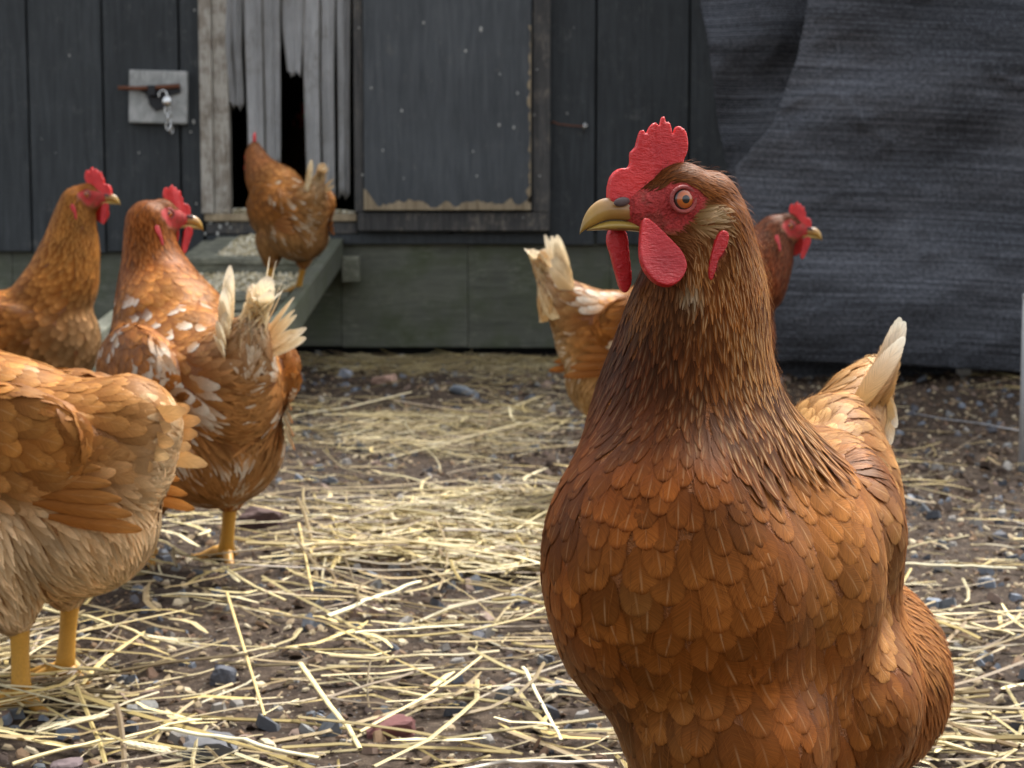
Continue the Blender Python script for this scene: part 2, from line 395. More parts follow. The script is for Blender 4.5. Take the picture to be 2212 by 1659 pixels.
# hatch frame and hatch door
fy = WY-.036
for (a, b, c, d, nm) in ((770, 790, 0, 458, 'stile'), (1150, 1187, 0, 458, 'stile')):
    cbox(nm, wx(a), wx(b), fy, WY-.002, wz(459), 1.155, 'frame_wood', .003)
cbox('bottom_rail', wx(776), wx(1187), fy-.001, WY-.004, wz(499), wz(459)-.001, 'frame_wood', .003)
hz = wz(455)
dr = cbox('hatch_door', wx(790)+.002, wx(1147), fy-.014, WY-.01, hz, 1.15, 'door_paint', .002, label='flat dark grey painted door panel with worn bottom edge')
def worn_strip(x0, x1, z0, z1, vert):
    bm = bmesh.new(); n = 60; vs = []
    for i in range(n+1):
        t = i/n
        if not vert:
            k = mnoise.fractal(Vector((t*14, 3, x0)), 1, 2, 4)
            edge = abs(2*t-1)**5
            hh = .006 + max(0, .010+.02*k) + (.026+.02*k)*edge
            x = x0+(x1-x0)*t; vs.append((bm.verts.new((x, fy-.0165, z0+.0005)), bm.verts.new((x, fy-.0165, z0+hh))))
        else:
            k = mnoise.fractal(Vector((t*18, 9, x0)), 1, 2, 4)
            ww = max(.0012, .0045+.011*k); z = z0+(z1-z0)*t
            vs.append((bm.verts.new((x1-ww, fy-.0165, z)), bm.verts.new((x1-.0005, fy-.0165, z))))
    for a, b in zip(vs[:-1], vs[1:]): bm.faces.new((a[0], b[0], b[1], a[1]))
    r = bmesh.ops.extrude_face_region(bm, geom=bm.faces[:]); 
    bmesh.ops.translate(bm, vec=(0, .0022, 0), verts=[g for g in r['geom'] if isinstance(g, bmesh.types.BMVert)])
    bmesh.ops.recalc_face_normals(bm, faces=bm.faces[:])
    return bm
bm_obj('worn_edge', worn_strip(wx(791), wx(1146), hz, 0, False), 'worn_edge', dr)
bm_obj('worn_edge', worn_strip(wx(791), wx(1147)-.001, hz+.02, .98, True), 'worn_edge', dr)
# strip curtain in the pop hole: vertical weathered strips
def strip(pts_l, pts_r, Y, seed):
    """pts_l / pts_r: lists of (px,py) down the left and right edge (same length)"""
    bm = bmesh.new(); rows = []; nx = 8
    n = 26; tl = np.linspace(0, 1, n)
    L = np.array(pts_l, float); Rr = np.array(pts_r, float); tt = np.linspace(0, 1, len(L))
    lx, ly = np.interp(tl, tt, L[:,0]), np.interp(tl, tt, L[:,1]); rx, ry = np.interp(tl, tt, Rr[:,0]), np.interp(tl, tt, Rr[:,1])
    for i in range(n):
        row = []
        for j in range(nx+1):
            u = j/nx; px = lx[i]*(1-u)+rx[i]*u; py = ly[i]*(1-u)+ry[i]*u
            if i == n-1: py += 6*math.sin(u*9+seed)+4*math.sin(u*23+seed*3)
            p = at(px, py, Y)
            yy = Y + .006*math.sin(u*6.5+seed+.4*math.sin(i*.3)) + .004*math.sin(u*17+seed) + .003*math.sin(i*.25+seed)
            row.append(bm.verts.new((p.x, yy, p.z)))
        rows.append(row)
    for i in range(n-1):
        for j in range(nx):
            bm.faces.new((rows[i][j], rows[i+1][j], rows[i+1][j+1], rows[i][j+1]))
    bmesh.ops.solidify(bm, geom=bm.faces[:], thickness=.0022)
    o = bm_obj('curtain_strip', bm, 'strip', curtain, smooth=True)
curtain = empty('strip_curtain', (wx(610), WY+.02, 1.15), 'ragged grey weathered strip curtain hanging in the pop hole of the coop', 'strip curtain')
strip([(470,-60),(478,110),(492,228)], [(502,-60),(500,110),(508,228)], WY-.004, 1.)
strip([(497,-60),(500,110),(503,232)], [(524,-60),(522,110),(527,231)], WY+.006, 2.)
strip([(524,-60),(530,150),(536,352)], [(566,-60),(568,150),(572,352)], WY+.000, 3.)
strip([(567,-60),(571,150),(576,356)], [(606,-60),(606,150),(607,354)], WY+.004, 4.)
strip([(607,-60),(610,60),(622,160)], [(662,-60),(656,80),(650,162)], WY+.008, 5.)
strip([(655,-60),(655,150),(664,420)], [(690,-60),(690,150),(695,424)], WY+.000, 6.)
strip([(690,-60),(692,150),(697,426)], [(724,-60),(722,150),(724,425)], WY+.005, 7.)
strip([(724,-60),(728,150),(730,424)], [(757,-60),(756,150),(755,425)], WY-.001, 8.)

# latch board, bolt, padlock, clip
def disc_pt(px, py, Y): return at(px, py, Y)
lb = empty('latch_board', at(342, 210, WY-.02), 'pale grey square board with a black bolt latch on the coop siding', 'latch')
bm = box_bm(-.078, .078, -.012, .012, -.07, .07)
o = bm_obj('backing_board', bm, 'pale_board', lb, .004, M=Matrix.Translation(at(343, 210, WY-.014)) @ Matrix.Rotation(R(1.5), 4, 'Y'))
bm = tube_bm([at(255, 190, WY-.04), at(300, 191, WY-.04), at(388, 186, WY-.04)], .0055, 8)
bm_obj('bolt', bm, 'rust', lb, smooth=True)
def poly_plate(pts, Y0, Y1):
    bm = bmesh.new(); f = bm.faces.new([bm.verts.new(at(x, y, Y0)) for x, y in pts])
    r = bmesh.ops.extrude_face_region(bm, geom=[f]); bmesh.ops.translate(bm, vec=(0, Y1-Y0, 0), verts=[g for g in r['geom'] if isinstance(g, bmesh.types.BMVert)])
    bmesh.ops.recalc_face_normals(bm, faces=bm.faces[:]); return bm
bm_obj('latch_plate', poly_plate([(300,186),(388,180),(390,200),(366,206),(352,234),(336,240),(322,226),(316,204),(302,196)], WY-.034, WY-.027), 'black_iron', lb, .0012)
bm_obj('bolt_keeper', poly_plate([(318,184),(334,183),(336,206),(320,207)], WY-.052, WY-.035), 'black_iron', lb, .002)
pl = empty('padlock', at(360, 216, WY-.05), 'small shiny padlock hanging from the black latch with a dangling clip', 'padlock')
bm = bmesh.new(); bmesh.ops.create_uvsphere(bm, u_segments=20, v_segments=12, radius=.013, matrix=Matrix.Translation(at(361, 219, WY-.058)) @ Matrix.Diagonal((1, .6, 1.2, 1)))
bm_obj('lock_body', bm, 'steel', pl, smooth=True)
c0 = at(352, 206, WY-.05)
bm_obj('shackle', tube_bm([c0 + Vector((.011*math.cos(a), 0, .013*math.sin(a))) for a in np.linspace(-.5, 3.6, 14)], .0024, 8), 'steel', pl, smooth=True)
for (px, py, q) in ((362, 238, 0), (366, 255, 1), (364, 272, 0), (370, 280, 1)):
    c = at(px, py, WY-.05); ax = Vector((1, 0, 0)) if q == 0 else Vector((.4, .9, 0))
    bm_obj('chain_link', tube_bm([c + ax*.007*math.cos(a) + Vector((0, 0, .012*math.sin(a))) for a in np.linspace(0, 6.28, 16)], .0022, 6), 'steel', pl, smooth=True)
hk = empty('hook_and_eye', at(1225, 268, WY-.01), 'rusty wire hook and eye beside the hatch frame', 'hook')
bm_obj('hook', tube_bm([at(1188,266,WY-.012), at(1196,263,WY-.02), at(1205,268,WY-.02), at(1230,271,WY-.02), at(1252,273,WY-.02), at(1262,272,WY-.02)], .0022, 6), 'rust', hk, smooth=True)
bm_obj('eye_screw', tube_bm([at(1262,285,WY-.004), at(1260,276,WY-.02), at(1263,266,WY-.02), at(1268,270,WY-.02), at(1262,280,WY-.015)], .003, 8), 'steel', hk, smooth=True)

# ------------------------------------------------------------------ ramp
ramp = empty('coop_ramp', (-.65, 3.6, .3), 'mossy wooden ramp of stepped boards leading up to the pop hole, strewn with grain', 'ramp')
RZ = lambda y: .415 - .165*(4.15-y)/1.05
def slab_ramp(x0, x1, y0, y1, dz, th, mat='ramp_wood'):
    bm = box_bm(x0, x1, y0, y1, -th, 0)
    for v in bm.verts: v.co.z += RZ(v.co.y)+dz
    return bm
bm_obj('ramp_board', slab_ramp(-.80, -.49, 3.74, WY-.004, 0, .022), 'ramp_wood', ramp, .003)
bm_obj('ramp_board', slab_ramp(-.80, -.49, 3.40, 3.735, -.024, .022), 'ramp_wood', ramp, .003)
bm_obj('ramp_board', slab_ramp(-.80, -.49, 3.06, 3.395, -.048, .022), 'ramp_wood', ramp, .003)
bm_obj('ramp_board', slab_ramp(-.80, -.49, 2.72, 3.055, -.072, .022), 'ramp_wood', ramp, .003)
bm_obj('ramp_cleat', slab_ramp(-.795, -.495, 3.735, 3.77, .016, .015), 'ramp_wood', ramp, .002)
bm_obj('ramp_cleat', slab_ramp(-.795, -.495, 3.395, 3.43, -.008, .015), 'ramp_wood', ramp, .002)
bm_obj('side_rail', slab_ramp(-.488, -.458, 2.70, WY-.004, -.004, .070), 'skirting', ramp, .004)
bm_obj('side_rail', slab_ramp(-.84, -.802, 2.70, WY-.004, -.01, .09), 'ramp_wood', ramp, .004)
bm_obj('ledger_block', box_bm(-.457, -.41, WY-.060, WY-.004, .30, .37), 'ramp_wood', ramp, .004)
bm_obj('support_post', box_bm(-.75, -.70, 2.9, 2.95, -.03, .12), 'ramp_wood', ramp, .003)

# ------------------------------------------------------------------ shade cloth
def cloth(name, corner, nu, nv, label, seed, amp=1.0, group=None):
    """corner(u,v)->Vector, v=0 bottom"""
    U, Vv = np.meshgrid(np.linspace(0, 1, nu), np.linspace(0, 1, nv))
    P = np.array([corner(u, v) for u, v in zip(U.ravel(), Vv.ravel())])
    x, z = P[:,0], P[:,2]
    d = (fbm(x*2+seed, z*4+seed, 3, seed)-.5)*.11 + (fbm((x+z*.6)*7, (z-x*.35)*14, 3, seed+4)-.5)*.028
    d += .004*np.sin((z*1.0+x*.22)*46 + 3*fbm(x*2, z*3, 2, seed+9))*fbm(x*2.5, z*2, 2, seed+3) 
    r = np.abs(fbm(x*2.2+z*1.4+4, z*3.2-x*1.3, 3, seed+7)-.47); d -= .008*np.exp(-r/.03)
    d += .020*np.sin((z*1.0-x*.55)*17+4*fbm(x*2, z*2, 2, seed+2))*sstep(.55, .9, z)
    P[:,1] += d*amp
    idx = np.arange(nu*nv).reshape(nv, nu)
    F = np.stack([idx[:-1,:-1], idx[:-1,1:], idx[1:,1:], idx[1:,:-1]], -1).reshape(-1, 4)
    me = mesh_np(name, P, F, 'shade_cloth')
    uv = me.uv_layers.new(name='UVMap'); li = np.empty(len(me.loops), np.int32); me.loops.foreach_get('vertex_index', li)
    UV = np.stack([P[:,0] + .15*P[:,2], P[:,2] + .10*P[:,0] + .02*np.sin(P[:,0]*4)], -1)[li]
    uv.data.foreach_set('uv', UV.astype(np.float32).ravel())
    o = add_mesh(name, me, None, label=label, cat='shade cloth', group=group)
    so = o.modifiers.new('s', 'SOLIDIFY'); so.thickness = .0015
    return o
def front_cloth(u, v):
    # left edge slants: pixels (1575,430)->(1650,330)->(1692,200)->(1742,0)
    zb = .135 - .03*math.sin(min(1, u*1.5)*math.pi) + .01*math.sin(u*9)
    z = zb + (1.75-zb)*v
    Y = 3.45 + .05*u
    lx = np.interp(z, [.1, .30, .50, .56, .66, .80, 1.03, 1.75], [.60, .56, .50, .485, .57, .62, .66, .74])
    return (lx + (2.5-lx)*u, Y - .05*math.sin(v*3), z)
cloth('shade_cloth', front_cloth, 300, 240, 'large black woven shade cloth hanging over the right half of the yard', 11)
def back_cloth(u, v):
    z = .10 + 1.75*v
    lx = np.interp(z, [.1, .45, .65, .9, 1.1, 1.8], [.66, .62, .565, .515, .49, .48])
    return (lx + (1.7-lx)*u, WY-.10-.18*u + .035*math.sin(u*16+z*2.2), z)
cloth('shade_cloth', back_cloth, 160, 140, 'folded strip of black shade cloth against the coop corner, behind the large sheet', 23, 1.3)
def gap_backing(u, v):  # added dark strip that fills the shaded gap under the hem
    a = v*1.9
    return (.62 + 1.9*u, 3.62 + .10*math.sin(a*1.6), .0 + .17*v + .01*math.sin(u*14))
cloth('shade_cloth', gap_backing, 120, 30, 'strip of black cloth added as dark backing in the shaded gap below the large sheet', 31, .6)

pb = at(2213, 1045, 2.6)
post = empty('metal_post', (pb.x, 2.6, 0), 'short light grey metal post at the right edge of the yard', 'post')
zt = at(2213, 640, 2.6).z
bm_obj('post_tube', tube_bm([(pb.x+.002, 2.6, -.05), (pb.x+.002, 2.6, zt)], .013, 16), 'galvanised', post, smooth=True)
bm = bmesh.new(); bmesh.ops.create_uvsphere(bm, u_segments=16, v_segments=8, radius=.0145, matrix=Matrix.Translation((pb.x+.002, 2.6, zt)) @ Matrix.Diagonal((1, 1, .5, 1)))
bm_obj('post_cap', bm, 'galvanised', post, smooth=True)
wr = tube_bm([at(1975, 893, 3.0), at(2040, 905, 2.95), at(2120, 915, 2.85), at(2205, 931, 2.62)], .0012, 6)
bm_obj('fence_wire', wr, 'galvanised', None, smooth=True, label='thin loose wire running over the soil to the grey metal post', cat='wire')

#PART2
# ------------------------------------------------------------------ hens: head pieces in the head frame
HK = 7.6e-5
def hf(X, Y, s=0.): return ((1070-X)*HK, s, (700-Y)*HK)       # local: x forward, y left, z up
def pip(poly, X, Y):
    X = np.asarray(X); ins = np.zeros(X.shape, bool); n = len(poly)
    for i in range(n):
        x1, y1 = poly[i]; x2, y2 = poly[(i+1) % n]
        c = ((y1 > Y) != (y2 > Y)) & (X < (x2-x1)*(Y-y1)/((y2-y1) or 1e-9)+x1)
        ins ^= c
    return ins
def slab_mesh(name, outline, th, mat, voxel=.0007, wav=0., lean=0., taper=None, cup=0.):
    bm = bmesh.new(); o = outline; out = []
    for i in range(len(o)):                       # round the outline (Chaikin, twice)
        out.append(o[i])
    for _ in range(1):
        q = []
        for i in range(len(out)):
            a, b = out[i], out[(i+1) % len(out)]
            q += [(a[0]*.75+b[0]*.25, a[1]*.75+b[1]*.25), (a[0]*.25+b[0]*.75, a[1]*.25+b[1]*.75)]
        out = q
    f = bm.faces.new([bm.verts.new(hf(x, y, -th/2)) for x, y in out])
    bmesh.ops.triangulate(bm, faces=[f]); r = bmesh.ops.extrude_face_region(bm, geom=bm.faces[:])
    bmesh.ops.translate(bm, vec=(0, th, 0), verts=[g for g in r['geom'] if isinstance(g, bmesh.types.BMVert)])
    bmesh.ops.recalc_face_normals(bm, faces=bm.faces[:])
    me = bpy.data.meshes.new('t'); bm.to_mesh(me); bm.free()
    me = evaluated(me, [('REMESH', dict(mode='VOXEL', voxel_size=voxel)), ('SMOOTH', dict(factor=.5, iterations=3))])
    P = np.empty(len(me.vertices)*3, np.float32); me.vertices.foreach_get('co', P); P = P.reshape(-1, 3)
    X = 1070-P[:,0]/HK; Y = 700-P[:,2]/HK
    x0, x1, y0, y1 = X.min(), X.max(), Y.min(), Y.max()
    if taper is not None:
        k = (Y-y0)/(y1-y0); P[:,1] *= taper[0]*(1-k)+taper[1]*k
    nz = fbm(X*.045+5, Y*.045, 3, 4)-.45
    P[:,1] += wav*np.sin(X*.021+Y*.006)*(1-(Y-y0)/(y1-y0)*.8) + np.sign(P[:,1])*nz*th*.10 + lean*((Y-y0)/(y1-y0)-1)
    if name == 'comb':
        an = np.arctan2(P[:,2]-hf(700,760)[2], P[:,0]-hf(700,760)[0]); up_ = sstep(.1, .8, (y1-Y)/(y1-y0)); P[:,1] += np.sign(P[:,1])*up_*.00038*(np.abs(np.sin(an*8.5+.4+np.sin(an*3)))**.5*2-1)
    if cup: P[:,1] += cup*(((X-(x0+x1)/2)/(x1-x0)*2)**2 + ((Y-(y0+y1)/2)/(y1-y0)*2)**2*.6)
    me.vertices.foreach_set('co', P.ravel()); me.name = name
    me.materials.clear(); me.materials.append(MATS[mat]); me.polygons.foreach_set('use_smooth', [True]*len(me.polygons)); me.update()
    return me
COMB = [(380,690),(368,630),(372,575),(385,515),(418,470),(455,450),(490,452),(512,446),(522,405),(518,350),(540,328),(562,305),(572,245),(590,196),(614,202),(616,262),(624,262),(640,190),(680,145),(708,150),(716,196),(722,190),(742,104),(766,102),(768,196),(775,190),(786,124),(808,172),(812,244),(820,236),(840,162),(882,176),(908,212),(918,290),(912,345),(884,392),(890,430),(800,480),(700,540),(640,620),(560,700)]
me_comb = slab_mesh('comb', COMB, .0044, 'comb_skin', .0006, .0012, 0, (.60, 2.1))
WATN = [(545,800),(528,900),(514,1000),(512,1080),(540,1160),(590,1222),(650,1254),(720,1256),(782,1215),(824,1140),(824,1080),(800,1010),(745,950),(690,890),(640,830),(590,790)]
me_watn = slab_mesh('wattle', WATN, .0052, 'wattle_skin', .0007, .0008, 0, None, .0022)
WATF = [(430,830),(398,880),(394,950),(420,1030),(440,1110),(462,1180),(480,1240),(512,1286),(548,1270),(572,1200),(560,1100),(545,1000),(540,900),(500,840)]
me_watf = slab_mesh('wattle', WATF, .0052, 'wattle_skin', .0007, .0008, 0, None, -.0018)
LOBE = [(1082,860),(1040,880),(1010,960),(985,1050),(970,1130),(975,1190),(995,1195),(1018,1130),(1035,1060),(1068,1020),(1105,960),(1115,890)]
me_lobe = slab_mesh('earlobe', LOBE, .0042, 'wattle_skin', .0006, .0004)
def loft(name, secs, mat, colf):
    V = []; F = []; C = []; n = 20
    dense = []
    S = np.array(secs, float); t = np.linspace(0, 1, len(S)); tt = np.linspace(0, 1, 26)
    D = np.stack([np.interp(tt, t, S[:,i]) for i in range(4)], 1)
    for it in range(2): D[1:-1] = (D[:-2]+2*D[1:-1]+D[2:])/4
    for X, yt, yb, hw in D:
        for k in range(n):
            a = 2*math.pi*k/n; ca, sa = math.cos(a), math.sin(a)
            yy = (yt+yb)/2 - (yb-yt)/2*sa; wd = hw*.001*np.sign(ca)*abs(ca)**.8*(1-.25*max(0, sa))
            V.append(hf(X, yy, wd)); C.append(colf(X, yy))
    for i in range(len(D)-1):
        for k in range(n): F.append((i*n+k, i*n+(k+1) % n, (i+1)*n+(k+1) % n, (i+1)*n+k))
    return mesh_np(name, V, F, mat, {'Col': ('FLOAT_COLOR', rgba(C))})
def beakcol(X, Y):
    t = min(1, max(0, (X-180)/330)); tip = max(0, 1-(X-170)/60)
    c = np.array([.44,.26,.045])*(1-t)+np.array([.34,.17,.05])*t
    r = min(1, max(0, (760-Y)/120)); c = c*(1-.55*r)+np.array([.40,.23,.13])*.55*r
    return tuple(c*(1-.55*tip))
me_ub = loft('upper_beak', [(600,650,812,5.6),(480,650,797,5.8),(400,644,790,5.8),(345,648,800,5.4),(300,664,816,4.8),(260,694,836,4.2),(225,735,853,3.2),(202,780,868,2.2),(185,830,880,1.3),(176,872,892,.4)], 'beak_horn', beakcol)
me_lb = loft('lower_beak', [(640,815,880,4.6),(540,806,868,4.8),(450,797,864,4.8),(380,797,863,4.4),(320,812,863,3.9),(270,832,865,2.9),(240,846,867,1.7),(222,856,866,.5)], 'beak_horn', lambda X, Y: (.42,.28,.06) if Y < 850 else (.30,.19,.06))
def sphere_mesh(name, r, mat, colf=None, u=40, v=28, sc=(1,1,1)):
    V = []; F = []; C = []
    for i in range(v+1):
        th = math.pi*i/v
        for k in range(u):
            a = 2*math.pi*k/u
            V.append((r*sc[0]*math.sin(th)*math.cos(a), r*sc[1]*math.cos(th), r*sc[2]*math.sin(th)*math.sin(a)))
            C.append(colf(r*math.sin(th)) if colf else (1, 1, 1))
    for i in range(v):
        for k in range(u): F.append((i*u+k, (i+1)*u+k, (i+1)*u+(k+1) % u, i*u+(k+1) % u))
    return mesh_np(name, V, F, mat, {'Col': ('FLOAT_COLOR', rgba(C))})
def iris(d):
    d *= 1000
    if d < 2.15: return (.004, .003, .003)
    if d < 4.6:
        t = (d-2.15)/2.45; return (.55*(1-.25*t), .135*(1-.45*t), .01)
    return (.03, .015, .01)
me_eye = sphere_mesh('eye', .0074, 'eye', iris, 48, 60)
def torus_mesh(name, Rr, r, mat, sx=1., sz=1.):
    V = []; F = []; n, m = 48, 12
    for i in range(n):
        a = 2*math.pi*i/n
        for k in range(m):
            b = 2*math.pi*k/m; q = Rr + r*math.cos(b)
            V.append((q*math.cos(a)*sx, r*math.sin(b)*.8, q*math.sin(a)*sz))
            F.append((i*m+k, ((i+1) % n)*m+k, ((i+1) % n)*m+(k+1) % m, i*m+(k+1) % m))
    return mesh_np(name, V, F, mat)
me_lid = torus_mesh('eyelid', .0063, .0011, 'eyelid_skin', 1.05, .98)
me_lid2 = torus_mesh('eyelid', .0082, .0011, 'face_skin', 1.10, .95)
me_nos = sphere_mesh('nostril', .0047, 'nostril', None, 20, 12, (1, .32, .5))
FACE = [(330,640),(430,560),(560,560),(640,590),(700,545),(790,520),(880,525),(960,570),(1010,650),(1000,710),(930,780),(880,830),(850,880),(760,900),(700,930),(600,930),(480,950),(380,900),(320,800)]
LOBEX = [(1090,850),(1030,870),(990,960),(965,1050),(950,1130),(960,1200),(1000,1205),(1030,1140),(1050,1070),(1080,1030),(1115,960),(1125,880)]
FACE_IN = [(300,640),(460,570),(600,610),(720,560),(860,540),(950,590),(990,660),(940,740),(860,830),(790,860),(700,860),(620,900),(460,920),(320,860)]
HEAD_BLOBS = [((880,628),.0,(232,226),.0158),((1080,740),0,(240,285),.0172),((585,706),0,(228,128),.0100),((730,700),0,(210,180),.0125),((800,850),0,(210,170),.0118),((960,930),0,(210,230),.0150),((560,800),0,(150,62),.0082)]

# ------------------------------------------------------------------ body and feather growing
def ico(bm, c, r, rot=None, sub=3):
    M = Matrix.Translation(c) @ (rot or Matrix.Identity(4)) @ Matrix.Diagonal((*r, 1))
    bmesh.ops.create_icosphere(bm, subdivisions=sub, radius=1, matrix=M)
def chain(bm, pts):
    """pts: list of (Vector, radius or (rx,ry,rz))"""
    for (a, ra), (b, rb) in zip(pts[:-1], pts[1:]):
        ra = np.array(ra if hasattr(ra, '__len__') else (ra,)*3); rb = np.array(rb if hasattr(rb, '__len__') else (rb,)*3)
        n = max(2, int((b-a).length/.008))
        for i in range(n+1):
            t = i/n; ico(bm, a.lerp(b, t), tuple(ra*(1-t)+rb*t), sub=2)
def relax(me, Hm, its):
    n = len(me.vertices); P = np.empty(n*3, np.float32); me.vertices.foreach_get('co', P); P = P.reshape(-1, 3).astype(float)
    E = np.empty(len(me.edges)*2, np.int32); me.edges.foreach_get('vertices', E); E = E.reshape(-1, 2)
    Hi = np.array(Hm.inverted()); L = P @ Hi[:3,:3].T + Hi[:3,3]
    w = sstep(.024, .046, np.linalg.norm(L - np.array([.012, 0, 0]), axis=1))[:,None]*.7
    a = np.concatenate([E[:,0], E[:,1]]); b = np.concatenate([E[:,1], E[:,0]]); deg = np.bincount(a, minlength=n)[:,None]
    for _ in range(its):
        S = np.stack([np.bincount(a, weights=P[b,k], minlength=n) for k in range(3)], 1)/deg
        P = P + (S-P)*w
    me.vertices.foreach_set('co', P.astype(np.float32).ravel()); me.update()
def finish_body(bm, Hm, voxel, its, base, relax_its=0):
    for (c, s, r, rs) in HEAD_BLOBS:
        ico(bm, Hm @ Vector(hf(*c)), (r[0]*HK, rs, r[1]*HK), Hm.to_3x3().to_4x4())
    me = bpy.data.meshes.new('t'); bm.to_mesh(me); bm.free()
    me = evaluated(me, [('REMESH', dict(mode='VOXEL', voxel_size=voxel)), ('SMOOTH', dict(factor=.55, iterations=its))])
    if relax_its: relax(me, Hm, relax_its)
    me.name = 'body'; n = len(me.vertices)
    P = np.empty(n*3, np.float32); me.vertices.foreach_get('co', P); P = P.reshape(-1, 3)
    Hi = np.array(Hm.inverted()); L = P @ Hi[:3,:3].T + Hi[:3,3]
    X = 1070-L[:,0]/HK; Y = 700-L[:,2]/HK
    jx = (fbm(X*.03, Y*.03, 3, 2)-.45)*70
    inh = (np.abs(L[:,1]) < .03)
    face = pip(FACE, X+jx, Y+jx*.6) & inh; fin = pip(FACE_IN, X+jx, Y+jx) & inh
    C = np.tile(np.array(base, np.float32), (n, 1)); C[pip(LOBEX, X, Y) & (np.abs(L[:,1]) < .05)] = (.25,.03,.02); C[face] = (.30,.06,.03); C[fin] = (.47,.045,.04)
    dark = fin & (Y > 600) & (X > 560) & (X < 760) & (fbm(X*.012, Y*.03, 3, 9) > .52); C[dark] = (.34,.05,.035)
    a = me.attributes.new('Col', 'FLOAT_COLOR', 'POINT'); a.data.foreach_set('color', rgba(C).ravel())
    me.materials.clear(); me.materials.append(MATS['bird_body']); me.polygons.foreach_set('use_smooth', [True]*len(me.polygons))
    # face wrinkles
    wr = (fbm(X*.02+3, Y*.055, 4, 21)-.45)*.0022*(voxel < .003)
    re_ = np.hypot(X-832, Y-660)*HK*1000; wr = wr + (voxel < .003)*np.exp(-((re_-9.2)/2.2)**2)*.00035*np.sin(re_*3.6+np.arctan2(Y-660, X-832)*1.0+fbm(X*.03, Y*.03, 2, 5)*4)
    N = np.empty(n*3, np.float32); me.vertices.foreach_get('normal', N); P2 = P + N.reshape(-1, 3)*(wr*fin)[:,None]
    me.vertices.foreach_set('co', P2.ravel()); me.update()
    return me, P

RW, CWD = 9, 5
VV = np.array([0, .25, .48, .66, .79, .885, .95, .985, 1.0]); UU = np.linspace(-1, 1, CWD)
def profile(lance):
    """half-width along the feather, per feather (N,RW)"""
    v = VV[None, :]; rd = np.minimum(1, (v/.45+.15))**.5*np.sqrt(np.clip(1-(np.maximum(v-.62, 0)/.385)**2, 0, 1))
    ln = np.sin(np.pi*np.clip(v*.93+.04, 0, 1)**.8)**1.05
    rd[:, -1] = .13; ln[:, -1] = .02
    l = lance[:, None]; return rd*(1-l)+ln*l
class Plume:
    """feathers collected as arrays"""
    def __init__(s): s.c=[]; s.n=[]; s.t=[]; s.W=[]; s.off=[]; s.ln=[]; s.c0=[]; s.c1=[]; s.par=[]; s.kind=[]; s.L=[]; s.cam=[]
    def add(s, cs, ns, ts, W, off, lance, c0, c1, rach, edge, kind='feather', camber=None, L=0):
        s.c.append(cs); s.n.append(ns); s.t.append(ts); s.W.append(W); s.off.append(off); s.ln.append(lance)
        s.c0.append(c0); s.c1.append(c1); s.par.append((rach, edge, .09+.42*lance**2)); s.kind.append(kind); s.L.append(L)
        s.cam.append(camber if camber is not None else W*W*7.2)
    def build(s, seed=0):
        r = np.random.default_rng(seed)
        c = np.array(s.c); n = np.array(s.n); t = np.array(s.t); N = len(c)
        W = np.array(s.W)[:,None]*profile(np.array(s.ln)); off = np.array(s.off)
        sd = np.cross(n, t); sd /= np.linalg.norm(sd, axis=-1, keepdims=True)+1e-9
        u = UU[None, None, :]
        cam = np.array(s.cam)[:,None,None]*(np.abs(u)**2)*np.ones((N, RW, 1))
        ru = (u + (r.random((N, RW, CWD))-.5)*.10*(np.abs(u) > .9))
        V = c[:,:,None,:] + sd[:,:,None,:]*(ru*W[:,:,None])[...,None] + n[:,:,None,:]*(off[:,:,None]-cam)[...,None]
        # rounded tips: pull the outer columns of the last rows back
        s.V = V.reshape(N, RW*CWD, 3)
        k = (VV**2.6)[None,:,None,None]
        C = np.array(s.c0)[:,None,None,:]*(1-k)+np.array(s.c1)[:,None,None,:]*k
        s.C = np.broadcast_to(C, (N, RW, CWD, 3)).reshape(N, -1, 3)
        rn = r.random(N)
        s.FUV = np.stack(np.broadcast_arrays(UU[None,None,:], VV[None,:,None], rn[:,None,None]), -1).reshape(N, -1, 3)
        s.PAR = np.broadcast_to(np.array(s.par)[:,None,:], (N, RW*CWD, 3))
        i = np.arange(RW*CWD).reshape(RW, CWD)
        s.Ft = np.stack([i[:-1,:-1], i[:-1,1:], i[1:,1:], i[1:,:-1]], -1).reshape(-1, 4); s.N = N
    def mesh(s, name, ids):
        ids = np.asarray(ids); V = s.V[ids].reshape(-1, 3)
        F = (s.Ft[None] + (np.arange(len(ids))*RW*CWD)[:,None,None]).reshape(-1, 4)
        return mesh_np(name, V, F, 'feather', {'Col': ('FLOAT_COLOR', rgba(s.C[ids].reshape(-1, 3))), 'FUV': ('FLOAT_VECTOR', s.FUV[ids].reshape(-1, 3)), 'PAR': ('FLOAT_VECTOR', s.PAR[ids].reshape(-1, 3))})
    def blade(s, p0, d, nrm, L, W, curve, c0, c1, lance=.25, rach=.5, edge=.3, kind='tail_feather', twist=0., camber=None, pg=2.):
        c0 = np.array(c0)**1.15*np.array((1.1,1.08,.86)); c1 = np.array(c1)**1.1*np.array((1.04,1.04,1.0))
        d = Vector(d).normalized(); nrm = Vector(nrm); nrm = (nrm - d*nrm.dot(d)).normalized()
        cs=[]; ns=[]; ts=[]; p = Vector(p0); last = 0
        for v in VV:
            st = (v-last)*L; last = v
            q = Matrix.Rotation(curve*(v**1.0)*.6, 3, nrm.cross(d)); dd = q @ d; nn = q @ nrm
            if twist: nn = Matrix.Rotation(twist*v, 3, dd) @ nn
            p = p + dd*st; cs.append(p[:]); ns.append(nn[:]); ts.append(dd[:])
        s.add(np.array(cs), np.array(ns), np.array(ts), W, np.zeros(RW), lance, c0, c1, rach, edge, kind, camber if camber is not None else .18*W, L)

